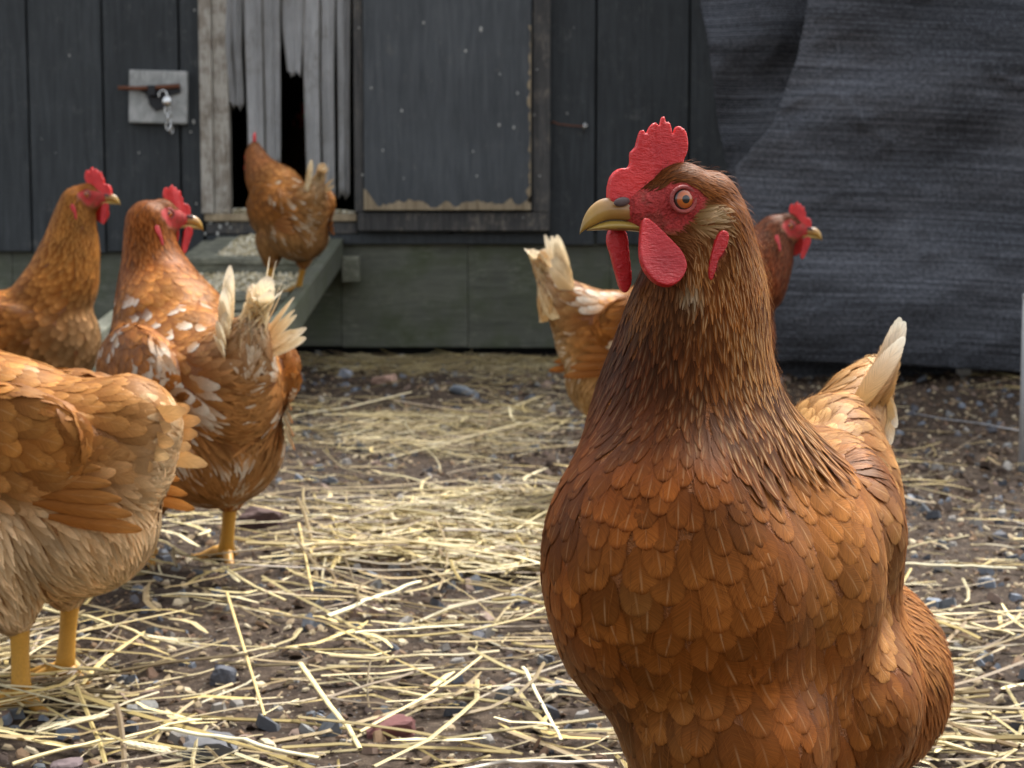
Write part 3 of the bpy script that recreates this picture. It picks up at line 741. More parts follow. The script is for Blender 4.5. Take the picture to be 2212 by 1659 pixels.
def grow(plume, me, cps, keep, ncand, seed, stiff=.15, colfn=None, gam=1.17, mod=None):
    """cps rows: pos, radius, dir, L, W, spacing, lift, lance, colour, tip, shaft, rim"""
    r = np.random.default_rng(seed); me.calc_loop_triangles()
    nt_ = len(me.loop_triangles); T = np.empty(nt_*3, np.int32); me.loop_triangles.foreach_get('vertices', T); T = T.reshape(-1, 3)
    P = np.empty(len(me.vertices)*3, np.float32); me.vertices.foreach_get('co', P); P = P.reshape(-1, 3)
    A = np.linalg.norm(np.cross(P[T[:,1]]-P[T[:,0]], P[T[:,2]]-P[T[:,0]]), axis=1); area = A.sum()/2
    cpP = np.array([c[0][:] for c in cps]); cpR = np.array([c[1] for c in cps])
    vals = np.array([[*Vector(c[2]).normalized(), c[3], c[4], c[5], c[6], c[7], *c[8], *c[9], c[10], c[11]] for c in cps])
    cen = (P[T[:,0]]+P[T[:,1]]+P[T[:,2]])/3; Dc = np.linalg.norm(cen[:,None].astype(np.float32)-cpP[None].astype(np.float32), axis=2)/cpR[None]
    Wc = np.exp(-1.6*Dc**2)+1e-5/(Dc+.05)**2; spc_ = (Wc @ vals[:,5])/Wc.sum(1); A = A/spc_**2
    if mod: vals[:,3] *= mod[0]; vals[:,4] = mod[1]; vals[:,5] = mod[2]; vals[:,6] = mod[3]; vals[:,7] = .9; vals[:,14] = 0; vals[:,15] = 0; spc_[:] = 1
    ti = r.choice(nt_, ncand, p=A/A.sum()); a, b = r.random(ncand), r.random(ncand); sw = a+b > 1; a[sw] = 1-a[sw]; b[sw] = 1-b[sw]
    Q = P[T[ti,0]]*(1-a-b)[:,None] + P[T[ti,1]]*a[:,None] + P[T[ti,2]]*b[:,None]
    Q = Q[keep(Q)]
    D = np.linalg.norm(Q[:,None]-cpP[None], axis=2)/cpR[None]
    Wt = np.exp(-1.6*D**2)+1e-5/(D+.05)**2; Wt /= Wt.sum(1, keepdims=True); A_ = Wt @ vals
    bvh = BVHTree.FromPolygons([tuple(p) for p in P.tolist()], [tuple(t) for t in T.tolist()])
    # poisson thinning with a spacing that varies
    cell = .0042; grid = {}; take = []
    sp = A_[:,5]; reach = int(math.ceil(float(sp.max())/cell))
    for i in range(len(Q)):
        q = Q[i]; k = (int(q[0]//cell), int(q[1]//cell), int(q[2]//cell)); s2 = sp[i]**2; ok = True; rc = int(math.ceil(sp[i]/cell))
        for dx in range(-rc, rc+1):
            for dy in range(-rc, rc+1):
                for dz in range(-rc, rc+1):
                    for j in grid.get((k[0]+dx, k[1]+dy, k[2]+dz), ()):
                        if (Q[j,0]-q[0])**2+(Q[j,1]-q[1])**2+(Q[j,2]-q[2])**2 < s2: ok = False; break
                    if not ok: break
                if not ok: break
            if not ok: break
        if ok: grid.setdefault(k, []).append(i); take.append(i)
    for i in take:
        g = A_[i]; p = Vector(Q[i]); loc, nor, _, _ = bvh.find_nearest(p)
        d = Vector(g[:3]); d = d - nor*d.dot(nor)
        if d.length < .05: d = Vector((0, 0, -1)) - nor*nor.z*-1
        d.normalize(); d = Matrix.Rotation(r.normal(0, .13), 3, nor) @ d
        L = g[3]*r.uniform(.85, 1.15); Wd = g[4]*r.uniform(.98, 1.2); lift = g[6]*r.uniform(.7, 1.5)
        cs=[p]; ns=[nor]; ts=[d]; pp=p.copy(); nn=nor.copy(); tt=d.copy()
        for a0, a1 in zip(VV[:-1], VV[1:]):
            st = (a1-a0)*L; raw = pp+tt*st; loc, n2, _, _ = bvh.find_nearest(raw)
            new = loc.lerp(raw, stiff) if (loc-raw).length < st*2.5 else raw
            nd = (new-pp)
            if nd.length > 1e-6: nd.normalize(); tt = nd
            nn = (nn*.45+n2*.55).normalized(); nn = (nn-tt*nn.dot(tt)).normalized()
            pp = new; cs.append(pp); ns.append(nn); ts.append(tt)
        # let the outward normal follow, smooth
        off = .0002+r.random()*.00008 + lift*.36*VV + (r.random()-.4)*.0003*VV**2
        c0 = np.array(g[8:11]); c1 = np.array(g[11:14]); j = r.normal(1, .10); 
        big = .86+.32*mnoise.noise(p*22); big *= 1+.35*mnoise.noise(p*50+Vector((5,5,5)))
        hue = np.array((1.20, 1.17, .80)); h0, h1 = (1+(hue-1)*(1-min(1., float(q_.mean())*2.0)) for q_ in (c0, c1)); lt_ = min(1., float(c0.mean())*2.2); dk_ = (.68 if g[7] < .8 else .54); c0 = c0**gam*j*big*h0*(dk_*(1-lt_)+.85*lt_); c1 = c1**gam*j*big*r.uniform(.95, 1.4)*h1  # darker roots, brighter tips: shade under overlapping feathers painted into the colour
        if colfn: c0, c1, L_ = colfn(p, c0, c1, r)
        plume.add(np.array([x[:] for x in cs]), np.array([x[:] for x in ns]), np.array([x[:] for x in ts]), Wd, off, float(np.clip(g[7], 0, 1)), c0, c1, g[14], g[15], 'feather', None, L)
    return len(take)

CAMP = Vector((0, 0, CAMZ))
def emit_plume(pl, parent, nmax, seed):
    pl.build(seed); named = [i for i in range(pl.N) if pl.kind[i] != 'feather']
    for i in named: add_mesh(pl.kind[i], pl.mesh(pl.kind[i], [i]), parent)
    rest = np.array([i for i in range(pl.N) if pl.kind[i] == 'feather'])
    mid = pl.V[:, RW*CWD//2+CWD]; nrm = np.array(pl.n)[:, RW//2]; v = np.array(CAMP)-mid; dist = np.linalg.norm(v, axis=1); fc = (nrm*v).sum(1)/dist
    Ls = np.array(pl.L); Ws = np.array(pl.W); sc = Ls*Ws/dist**2*np.clip(fc, 0, 1)
    # in frame only
    dx = mid[:,0]/mid[:,1]*FPX+PCX; dz = 545-(mid[:,2]-CAMZ)/mid[:,1]*FPX
    sc = sc*((dx > 0) & (dx < 2212) & (dz > 0) & (dz < 1659))
    order = rest[np.argsort(-sc[rest])]; top = [i for i in order[:nmax] if sc[i] > 0]
    for i in top: add_mesh('feather', pl.mesh('feather', [i]), parent)
    tset = set(top); left = [i for i in rest if i not in tset]
    if left: add_mesh('plumage', pl.mesh('plumage', left), parent, kind='stuff')

def add_head(parent, Hm, comb_scale=1., comb_tilt=0., body=None, wo_=.0125, wt_=17):
    bb = BVHTree.FromPolygons([tuple(v.co) for v in body.vertices], [tuple(p.vertices) for p in body.polygons]) if body else None
    def surf(X, Y, s, dflt):
        if not bb: return dflt
        a = Hm @ Vector(hf(X, Y, s*.09)); loc = bb.ray_cast(a, Hm.to_3x3() @ Vector((0, -s, 0)))[0]
        return abs((Hm.inverted() @ loc).y) if loc is not None else dflt
    def put(name, me, M=None, par=None, s=1.):
        MM = Hm @ (M or Matrix.Identity(4)); o = bpy.data.objects.new(name, me); o.matrix_basis = MM
        COL.objects.link(o); o.parent = par or parent
        if par: o.matrix_parent_inverse = (Matrix.Translation(parent.location) @ Matrix.Translation(parent.location).inverted() @ par.matrix_basis).inverted()
        else: o.matrix_parent_inverse = Matrix.Translation(parent.location).inverted()
        return o
    piv = Vector(hf(700, 560)); S = Matrix.Translation(piv) @ Matrix.Rotation(comb_tilt, 4, 'X') @ Matrix.Diagonal((comb_scale,)*3+(1,)) @ Matrix.Translation(-piv)
    put('comb', me_comb, S)
    pv = Vector(hf(560, 830)); put('wattle', me_watn, Matrix.Translation(Vector((0, wo_, 0))+pv) @ Matrix.Rotation(R(wt_), 4, 'X') @ Matrix.Translation(-pv)); put('wattle', me_watf, Matrix.Translation((0, -.0065, 0)))
    ub = put('upper_beak', me_ub); put('lower_beak', me_lb)
    for s in (1, -1):
        put('nostril', me_nos, Matrix.Translation(hf(440, 676, s*.0066)) @ Matrix.Rotation(R(10), 4, 'Y') @ Matrix.Rotation(s*R(14), 4, 'Z'), ub)
        a1_, a2_ = surf(1060, 930, s, .0165), surf(990, 1120, s, .0165); pe = Vector(hf(1030, 1025))
        put('earlobe', me_lobe, Matrix.Translation(pe+Vector((0, s*((a1_+a2_)/2+.0004), 0))) @ Matrix.Rotation(math.atan2(s*(a2_-a1_), .0145)*-1*-1, 4, 'X') @ Matrix.Translation(-pe))
        e = put('eye', me_eye, Matrix.Translation(hf(832, 660, s*.0093)) @ Matrix.Rotation(s*R(6), 4, 'Z'))
        put('eyelid', me_lid, Matrix.Translation(hf(832, 660, s*.0147)) @ Matrix.Rotation(s*R(6), 4, 'Z'), e)
def leg(parent, hock, ankle, heading, scale=1., lift=0.):
    """shank with three front toes, a hind toe and claws, one skin"""
    V=[]; F=[]; C=[]
    def tb(pts, rad, col, n=10):
        b = len(V); v, f = tube_arrays(pts, rad, n); V.extend(v); F.extend([tuple(i+b for i in q) for q in f]); C.extend([col]*len(v))
    Y = (.50,.25,.035); hock = Vector(hock); ankle = Vector(ankle); hd = Vector(heading).normalized(); lt = Vector((0,0,1)).cross(hd)
    m = hock.lerp(ankle, .5)
    tb([hock+Vector((0,0,.02)), hock, hock.lerp(ankle,.25), m, hock.lerp(ankle,.8), ankle, ankle-Vector((0,0,.004))], [.010*scale, .0095*scale, .0072*scale, .0066*scale, .0072*scale, .0088*scale, .005*scale], Y, 14)
    for an, L in ((0, .052), (-34, .042), (34, .042), (172, .024)):
        d = Matrix.Rotation(R(an), 3, 'Z') @ hd; L *= scale; z = Vector((0,0,1))
        gz = lambda q: Vector((q.x, q.y, (ankle.z-.011*scale)))
        p0 = ankle; p1 = ankle+d*L*.3+z*.001; p2 = gz(ankle+d*L*.65)+z*.005*scale; p3 = gz(ankle+d*L)+z*.0025
        tb([p0, p1, p2-z*0, p3], [.0065*scale, .0056*scale, .0046*scale, .0034*scale], Y)
        tb([p3-d*.002, p3+d*.006+z*.001, p3+d*.013-z*.003], [.0028*scale, .002*scale, .0004], (.30,.22,.12), 8)
    add_mesh('leg', mesh_np('leg', V, F, 'leg_scale', {'Col': ('FLOAT_COLOR', rgba(C))}), parent)

# ---- the large hen in front
def hero():
    root = empty('hen', (.14, .90, 0), 'large rust brown hen filling the right foreground, red comb and orange eye in profile', 'hen', 'brown hens in the yard')
    O = at(1528, 446, .795); F = Vector((-math.cos(R(13)), -math.sin(R(13)), 0)); U = Vector((0, 0, 1)); S = U.cross(F)
    Hm = Matrix.Translation(O) @ Matrix((F, S, U)).transposed().to_4x4()
    bm = bmesh.new()
    def blob(px, py, Y, rx, ry, rd, roll=0):
        k = pxm(Y); ico(bm, at(px, py, Y), (rx*k, rd, ry*k), Matrix.Rotation(R(roll), 4, 'Y'), 4)
    blob(1400, 1225, .780, 240, 318, .070, -3)
    blob(1345, 1340, .790, 160, 215, .055, -14)
    blob(1470, 1150, .775, 200, 260, .062)
    blob(1540, 1260, .785, 230, 300, .075)
    blob(1660, 1235, .835, 250, 330, .085)
    blob(1715, 1200, .95, 220, 290, .11)
    blob(1835, 1450, .99, 212, 225, .09)
    blob(1600, 1500, .87, 275, 240, .10)
    blob(1470, 1480, .83, 170, 150, .06, 20)
    blob(1480, 1010, .800, 240, 200, .062)
    blob(1600, 1040, .830, 190, 200, .07)
    blob(1790, 1010, 1.04, 125, 165, .07)
    blob(1830, 1090, 1.04, 115, 195, .07)
    blob(1580, 1620, .80, 205, 170, .080)
    blob(1500, 1500, .81, 170, 170, .06)
    blob(1780, 1470, .92, 200, 230, .09)
    blob(1790, 1500, .87, 200, 200, .07)
    blob(1560, 1560, .785, 235, 200, .078)
    # wing against the far side of the body
    blob(1835, 1095, .93, 95, 180, .09, -14)
    k = lambda px, py, Y, r, rd: (at(px, py, Y), (r*pxm(Y), rd, r*pxm(Y)))
    chain(bm, [k(1545, 500, .797, 92, .024), k(1532, 560, .80, 118, .029), k(1518, 640, .803, 158, .036), k(1497, 740, .806, 178, .042), k(1487, 830, .81, 196, .048), k(1484, 930, .812, 236, .055)])
    chain(bm, [k(1800, 960, 1.06, 95, .05), k(1850, 870, 1.10, 80, .04), k(1895, 800, 1.13, 48, .022)])
    chain(bm, [k(1450, 1560, .84, 110, .035), k(1420, 1680, .84, 70, .022), k(1412, 1790, .85, 40, .012)])
    chain(bm, [k(1720, 1560, .92, 110, .035), k(1700, 1690, .93, 60, .02), k(1695, 1760, .94, 34, .012)])
    me, P = finish_body(bm, Hm, .0024, 7, (.24,.078,.016), 90)
    add_mesh('body', me, root)
    add_head(root, Hm, body=me)
    hdg = (-.45, -.9, 0)
    a1 = at(1410, 1830, .85); leg(root, a1, (a1.x-.01, a1.y-.02, H(a1.x-.01, a1.y-.02)+.013), hdg, 1.1)
    a2 = at(1695, 1800, .94); leg(root, a2, (a2.x, a2.y, H(a2.x, a2.y)+.013), hdg, 1.1)
    # feather field
    cps = []
    def cp(px, py, Y, r, d, L, W, sp, lift, ln, c, tip, ra, ed): cps.append((at(px, py, Y), r*pxm(.8), d, L*.001, W*.001, sp*.001, lift*.001, ln, c, tip, ra, ed))
    hc = (.21,.052,.012); gold = (.46,.18,.045); dk = (.06,.013,.006); dk2 = (.14,.034,.012); br = (.34,.115,.027); br2 = (.42,.165,.045); lo = (.33,.11,.026)
    # head: crown, brow, cheek, ear tuft
    cp(1440, 350, .79, 40, (.8,0,.25), 8, .55, 1.0, .6, .9, (.13,.042,.014), (.24,.08,.025), .1, .1)
    cp(1400, 390, .79, 30, (.7,0,.6), 7, .5, 1.0, .6, .9, (.13,.04,.014), (.2,.07,.02), .1, .1)
    cp(1530, 375, .79, 50, (.9,0,-.35), 10, .65, 1.15, .7, .95, (.20,.065,.018), (.36,.13,.036), .2, .1)
    cp(1600, 450, .79, 55, (.6,0,-.8), 13, .85, 1.4, .9, .95, hc, gold, .3, .1)
    cp(1528, 466, .77, 26, (.8,-.1,.35), 9, .8, 1.1, 1.2, .8, (.52,.34,.16), (.80,.62,.40), .3, .0)
    cp(1450, 510, .77, 32, (.8,-.1,-.35), 8, .5, 1.0, .7, .9, (.28,.09,.03), (.36,.16,.07), .1, .0)
    cp(1430, 560, .77, 36, (.5,-.1,-.7), 9, .6, 1.15, .9, .9, (.20,.07,.028), (.30,.13,.06), .1, .0)
    cp(1490, 612, .77, 19, (.1,-.1,-.9), 9, .6, 1.2, 1.8, .9, (.50,.36,.22), (.75,.64,.48), .1, .0)
    cp(1548, 560, .77, 30, (.3,-.1,-.9), 11, .8, 1.3, 1.3, .9, (.24,.10,.035), (.42,.23,.10), .1, .0)
    # neck
    cp(1370, 650, .78, 50, (-.1,0,-1), 11, 1.1, 1.8, 1.3, .9, (.20,.07,.022), (.34,.15,.05), .2, .1)
    cp(1440, 640, .77, 50, (0,0,-1), 13, 1.1, 1.7, 1.2, .8, (.13,.04,.015), (.22,.08,.03), .2, .1)
    cp(1600, 600, .77, 80, (.12,0,-1), 17, 1.15, 1.8, .9, .95, hc, gold, 2.4, .2)
    cp(1670, 560, .80, 80, (.35,0,-.9), 17, 1.2, 1.8, 1.0, .95, (.25,.075,.018), (.62,.31,.09), 2.6, .1)
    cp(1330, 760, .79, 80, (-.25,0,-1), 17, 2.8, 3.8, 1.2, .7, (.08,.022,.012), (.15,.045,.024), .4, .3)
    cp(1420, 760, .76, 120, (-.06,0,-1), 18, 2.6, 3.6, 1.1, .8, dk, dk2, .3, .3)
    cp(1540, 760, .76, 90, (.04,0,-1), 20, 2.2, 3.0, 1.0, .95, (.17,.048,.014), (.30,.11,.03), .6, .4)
    cp(1650, 740, .78, 90, (.10,0,-1), 22, 1.7, 2.4, 1.0, .97, (.20,.050,.012), (.66,.31,.085), 3.0, .2)
    cp(1300, 900, .79, 90, (-.30,0,-1), 21, 4.4, 6.0, 1.5, .55, (.23,.062,.018), (.30,.10,.03), .5, .8)
    cp(1400, 890, .755, 90, (-.12,-.1,-1), 21, 4.0, 5.4, 1.4, .6, (.20,.055,.017), (.27,.09,.026), .5, .8)
    cp(1500, 900, .75, 80, (.0,-.1,-1), 21, 3.2, 4.2, 1.3, .8, (.13,.033,.012), (.22,.075,.022), .5, .6)
    cp(1610, 880, .76, 90, (.08,-.1,-1), 24, 2.9, 3.6, 1.4, .93, (.15,.04,.012), (.42,.16,.04), 2.6, .4)
    cp(1690, 900, .79, 70, (.22,0,-1), 28, 2.6, 3.2, 5, .95, (.13,.034,.011), (.5,.22,.06), 2.8, .3)
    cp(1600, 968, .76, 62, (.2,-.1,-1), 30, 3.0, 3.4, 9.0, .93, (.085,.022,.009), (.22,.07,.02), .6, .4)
    cp(1715, 960, .80, 45, (.4,.1,-1), 30, 2.8, 3.3, 10, .95, (.10,.026,.01), (.22,.08,.02), .5, .3)
    # breast, left lobe
    cp(1260, 1030, .77, 110, (-.22,0,-1), 22, 6.6, 7.2, 1.9, .2, (.26,.075,.019), (.32,.11,.03), .6, .95)
    cp(1400, 1020, .74, 110, (-.03,-.1,-1), 22, 7.0, 7.3, 1.9, .12, (.28,.085,.021), (.32,.11,.03), .6, .95)
    cp(1520, 1050, .745, 90, (.15,-.1,-1), 22, 7.2, 7.2, 1.8, .12, (.26,.08,.02), (.33,.12,.032), .6, .9)
    cp(1230, 1250, .76, 120, (-.06,0,-1), 25, 8.6, 9.6, 2.2, .06, (.30,.092,.022), (.35,.13,.035), .6, .8)
    cp(1360, 1230, .72, 120, (.05,-.1,-1), 26, 9.4, 10, 2.2, .0, br, (.40,.16,.045), .8, .7)
    cp(1260, 1420, .765, 110, (.15,.1,-1), 26, 9.2, 10, 2.3, .0, (.31,.105,.026), (.40,.17,.05), .6, .45)
    cp(1380, 1450, .74, 100, (.30,.1,-1), 32, 9.0, 9.6, 3.0, .15, (.31,.11,.028), (.42,.18,.055), .5, .3)
    cp(1330, 1540, .79, 70, (.30,.3,-1), 28, 5.5, 6.5, 3.0, .4, (.38,.17,.06), (.5,.27,.11), .2, .1)
    # right lobe and side
    cp(1620, 1060, .76, 90, (.55,0,-1), 24, 8.6, 9.2, 1.9, .05, br2, (.46,.20,.06), .8, .5)
    cp(1740, 1080, .80, 100, (.85,.2,-.8), 25, 9.0, 9.6, 1.9, .0, br2, (.50,.23,.07), .9, .45)
    cp(1560, 1200, .74, 110, (.35,-.1,-1), 25, 9.0, 9.6, 2.0, .0, (.32,.11,.027), (.37,.14,.04), .9, .65)
    cp(1700, 1220, .77, 110, (.55,.1,-1), 26, 9.6, 9.9, 2.0, .0, br2, (.46,.20,.06), 1.0, .6)
    cp(1830, 1230, .82, 90, (.6,.3,-1), 26, 9.4, 9.8, 2.2, .0, (.40,.16,.05), (.55,.29,.11), 1.0, .35)
    cp(1560, 1400, .75, 120, (.30,.0,-1), 27, 9.8, 10, 2.0, .0, lo, (.36,.13,.035), .8, .5)
    cp(1720, 1400, .78, 120, (.45,.1,-1), 27, 9.8, 10, 2.2, .0, (.35,.12,.03), (.42,.17,.05), .9, .45)
    cp(1560, 1570, .80, 100, (.35,.2,-1), 31, 7.6, 8, 2.6, .2, (.33,.115,.03), (.44,.19,.06), .5, .3)
    cp(1700, 1580, .83, 110, (.40,.2,-1), 31, 8.2, 9, 2.4, .15, (.33,.11,.03), (.40,.16,.045), .6, .3)
    # rear fluff
    cp(1900, 1330, .93, 90, (.45,.3,-.8), 26, 1.8, 3.0, 5.5, .8, (.38,.14,.04), (.50,.24,.08), .1, .0)
    cp(1980, 1430, .97, 90, (.35,.4,-1), 28, 1.7, 2.9, 6.0, .85, (.35,.12,.032), (.46,.19,.06), .1, .0)
    cp(1860, 1500, .91, 90, (.30,.3,-1), 28, 2.4, 3.4, 5, .8, (.34,.11,.028), (.44,.17,.05), .2, .1)
    cp(1940, 1600, .97, 90, (.1,.3,-1), 28, 1.7, 2.9, 6.0, .85, (.28,.09,.024), (.40,.15,.045), .1, .0)
    cp(1775, 950, .90, 48, (.75,.4,-.5), 26, 7, 8, 2.4, .2, (.46,.21,.065), (.60,.34,.13), .6, .35)
    cp(1370, 1240, .72, 36, (.1,-.1,-1), 27, 10, 10, 2.6, .0, (.44,.20,.07), (.56,.31,.13), .8, .4)
    cp(1672, 1365, .76, 32, (.45,0,-1), 27, 10, 10, 2.6, .0, (.42,.19,.06), (.54,.29,.11), .9, .4)
    cp(1640, 1030, .76, 44, (.5,0,-1), 25, 8, 8.6, 1.9, .1, (.42,.17,.05), (.52,.25,.08), .8, .5)
    # wing
    cp(1800, 1020, .90, 62, (.75,.5,-.8), 30, 5.0, 6.0, 2.2, .5, (.22,.075,.02), (.36,.14,.04), .6, .4)
    cp(1870, 1080, .90, 60, (.45,.6,-1), 38, 5.5, 6.2, 2.4, .5, (.24,.08,.022), (.38,.15,.045), .6, .4)
    cp(1915, 1180, .92, 60, (.1,.6,-1), 40, 5.5, 6.2, 2.6, .5, (.26,.09,.025), (.36,.14,.04), .6, .3)
    # saddle and tail coverts
    cp(1740, 930, .99, 70, (.6,.8,.1), 26, 6, 7.5, 2.6, .4, (.46,.23,.08), (.58,.36,.16), .3, .35)
    cp(1850, 960, 1.0, 60, (.8,.5,-.3), 30, 7, 8.5, 2.6, .3, (.46,.20,.065), (.62,.36,.15), .3, .3)
    cp(1900, 1030, 1.02, 60, (.5,.5,-.6), 30, 7, 8.5, 2.6, .3, (.40,.17,.05), (.56,.30,.12), .3, .3)
    cp(1840, 860, 1.07, 60, (.55,.3,.7), 34, 9, 9, 2.4, .2, (.52,.26,.09), (.66,.42,.2), .3, .2)
    cp(1900, 800, 1.09, 50, (.45,.3,.85), 34, 8, 9, 2.4, .2, (.58,.34,.14), (.78,.58,.34), .3, .1)
    Hi = np.array(Hm.inverted())
    def keep(Q):
        L = Q @ Hi[:3,:3].T + Hi[:3,3]; X = 1070-L[:,0]/HK; Y = 700-L[:,2]/HK
        f = pip(FACE, X+(rng.random(len(X))-.5)*60, Y+(rng.random(len(X))-.5)*60) & (np.abs(L[:,1]) < .03)
        f |= pip(LOBEX, X, Y) & (np.abs(L[:,1]) < .05)
        return ~(f | ((X < 560) & (np.abs(L[:,1]) < .03) & (Y < 900)) | (Q[:,1] > 1.3))
    pl = Plume()
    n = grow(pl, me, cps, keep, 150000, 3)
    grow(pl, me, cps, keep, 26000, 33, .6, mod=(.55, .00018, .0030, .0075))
    # tail blades
    r = np.random.default_rng(5)
    ax = Vector((.36, .25, .80)).normalized(); sd = Vector((.80, -.55, -.1))
    for i in range(14):
        s = 1 if i % 2 else -1; a = -.20 + .034*i
        d = Matrix.Rotation(a, 3, Vector((.25, -.9, .1))) @ ax
        base = at(1838 + 5*i, 900 + 6*(i % 3), 1.06 + .015*s + .002*i)
        pl.blade(base, d, sd*s*.6 + Vector((0, -1, .5)), r.uniform(.070, .084)*(1-.02*abs(i-6)), .0105, r.uniform(-.15, .15), (.50,.30,.13), (.88,.84,.72), .42, .35, .1, camber=.0004)
    for (x, y, dx, dz) in ((1905, 880, .20, -.9), (1918, 860, .14, -1), (1905, 830, .30, -.7)):
        pl.blade(at(x, y, 1.07), (dx, .1, dz), (.5, -.9, .2), .034, .0070, .1, (.60,.40,.2), (.88,.84,.72), .35, .3, .1, camber=.0004)
    # primaries of the folded wing along the right edge of the body
    for i in range(8):
        pl.blade(at(1800+14*i, 1010+20*i, .90+.004*i), (.34-.05*i, .35, -1), (.9, -.3, .25), .075, .008, -.35, (.20,.062,.018), (.40,.16,.045), .35, .5, .3, 'wing_feather')
    # loose barbs hanging at the parting of the breast and at the neck edge
    emit_plume(pl, root, 276, 1)
    return root
#hero()
# ---- the other hens: built standing in a frame of their own (x forward, y left, z up), then set in place
PAL = dict(hack=(.33,.11,.028), hackt=(.50,.22,.06), back=(.36,.13,.035), backt=(.52,.25,.08), wing=(.30,.105,.028), wingt=(.46,.20,.06),
           breast=(.38,.17,.06), breastt=(.50,.28,.12), fluff=(.46,.26,.12), flufft=(.60,.40,.22), tail=(.58,.36,.17), tailt=(.82,.76,.60))
def hen(label, loc, yaw, neck, head_yaw, head_pitch=0., pal=None, pitch=0., nfeat=80, white=0., scale=1., tail=(55, .095, .9), seed=1, tailn=10, sp=1., legs=True, ztop=0, wingw=0., comb=1., tb=(.165,.325), sink=0., legx=0., tlat=.20):
    p = dict(PAL); p.update(pal or {})
    root = empty('hen', loc, label, 'hen', 'brown hens in the yard')
    M = Matrix.Translation(Vector(loc)-Vector((0, 0, sink))) @ Matrix.Rotation(yaw, 4, 'Z') @ Matrix.Scale(scale, 4)
    piv = Vector((0, 0, .20)); MB = M @ Matrix.Translation(piv) @ Matrix.Rotation(-pitch, 4, 'Y') @ Matrix.Translation(-piv)
    RB = (Matrix.Rotation(yaw, 4, 'Z') @ Matrix.Rotation(-pitch, 4, 'Y'))
    bm = bmesh.new(); S = scale
    def blob(c, r, roty=0): ico(bm, MB @ Vector(c), tuple(q*S for q in r), RB @ Matrix.Rotation(R(roty), 4, 'Y'), 3)
    blob((0,0,.238), (.125,.074,.082), -6); blob((.07,0,.238), (.075,.070,.080)); blob((-.085,0,.245), (.07,.06,.062)); blob((-.065,0,.192), (.078,.070,.066)); blob((.02,0,.195), (.08,.062,.055))
    for s in (1, -1): blob((-.012, s*.064, .252), (.108,.022,.052), 8)
    chain(bm, [(MB @ Vector((-.115,0,.268)), .046*S), (MB @ Vector((-tb[0],0,tb[1])), .012*S)])
    for s in (1, -1): chain(bm, [(MB @ Vector((legx*.8, s*.04, .17)), .042*S), (M @ Vector((.005+legx, s*.042, .115)), .018*S)])
    NP = [MB @ Vector((.055,0,.28))] + [M @ Vector(q[:3]) for q in neck]; NR = [.066] + [q[3] for q in neck]
    chain(bm, [(a, b*S) for a, b in zip(NP, NR)])
    F = Vector((math.cos(head_yaw)*math.cos(head_pitch), math.sin(head_yaw)*math.cos(head_pitch), math.sin(head_pitch))); Sd = Vector((0,0,1)).cross(F).normalized(); U = F.cross(Sd)
    # the nape of the head sits on the end of the neck
    Hm = Matrix.Translation(NP[-1] + F*.004) @ Matrix((F, Sd, U)).transposed().to_4x4() @ Matrix.Translation((0, 0, .010))
    me, P = finish_body(bm, Hm, .0042, 5, tuple(np.array(p['back'])*.6), 12)
    add_mesh('body', me, root); add_head(root, Hm, comb, body=me)
    # legs
    hd = (Matrix.Rotation(yaw, 3, 'Z') @ Vector((1, 0, 0)))
    if legs:
        for s, dx in ((1, 0.), (-1, .0)) if legs is True else legs:
            hk_ = M @ Vector((legx, s*.042, .118)); an = M @ Vector((.018+dx+legx, s*.042, .0)); gz = ztop(an.x, an.y) if ztop else H(an.x, an.y)
            leg(root, hk_, (an.x, an.y, gz+.012), hd, 1.05*S)
    cps = []
    def cp(c, r, d, L, W, spc, lift, ln, col, tip, ra, ed, both=False, M_=None):
        for s in ((1, -1) if both else (1,)):
            q = Vector((c[0], c[1]*s, c[2])); dd = Vector((d[0], d[1]*s, d[2]))
            cps.append(((MB @ q) if M_ is None else q, r, (RB.to_3x3() @ dd) if M_ is None else dd, L*.001*S, W*.001*S, spc*.001*sp, lift*.001, ln, col, tip, ra, ed))
    for i in range(len(NP)-1):
        for t in (.25, .75):
            q = NP[i].lerp(NP[i+1], t); k = (i+t)/(len(NP)-1); d = (NP[i]-NP[i+1]).normalized()
            W_ = 4.2*(1-k)+1.9*k; cps.append((q, .035, d, (.026*(1-k)+.012*k), W_*.001, (5.2*(1-k)+2.7*k)*.001*sp, .0016, .85, tuple(np.array(p['hack'])*(1-.1*k)), p['hackt'], .5, .2))
    hp = Hm @ Vector(hf(900, 560)); cps.append((hp, .022, -F + Vector((0,0,-.3)), .008, .0012, .0021*sp, .0008, .9, p['hack'], p['hack'], .1, 0))
    hp = Hm @ Vector(hf(1000, 900)); cps.append((hp, .022, -F*.4 + Vector((0,0,-1)), .009, .0014, .0022*sp, .001, .9, p['hack'], p['hackt'], .1, 0))
    cp((.14,0,.24), .06, (.2,0,-1), 26, 7.5, 8.5, 2.2, .2, p['breast'], p['breastt'], .5, .4)
    cp((.09,.06,.21), .06, (-.4,.1,-1), 28, 8, 9, 2.4, .2, p['breast'], p['breastt'], .4, .35, True)
    cp((.05,.04,.15), .06, (-.6,0,-.6), 26, 2.2, 3.8, 4, .8, p['fluff'], p['flufft'], .1, .1, True)
    cp((.04,.0,.32), .06, (-1,0,-.1), 28, 8, 8.5, 2.2, .2, p['back'], p['backt'], .5, .4)
    cp((-.05,.02,.32), .06, (-1,0,-.0), 30, 8.5, 9, 2.4, .2, p['back'], p['backt'], .5, .4, True)
    cp((-.11,.02,.31), .05, (-.8,.1,.5), 32, 8, 8.5, 2.8, .3, p['back'], p['tail'], .4, .3, True)
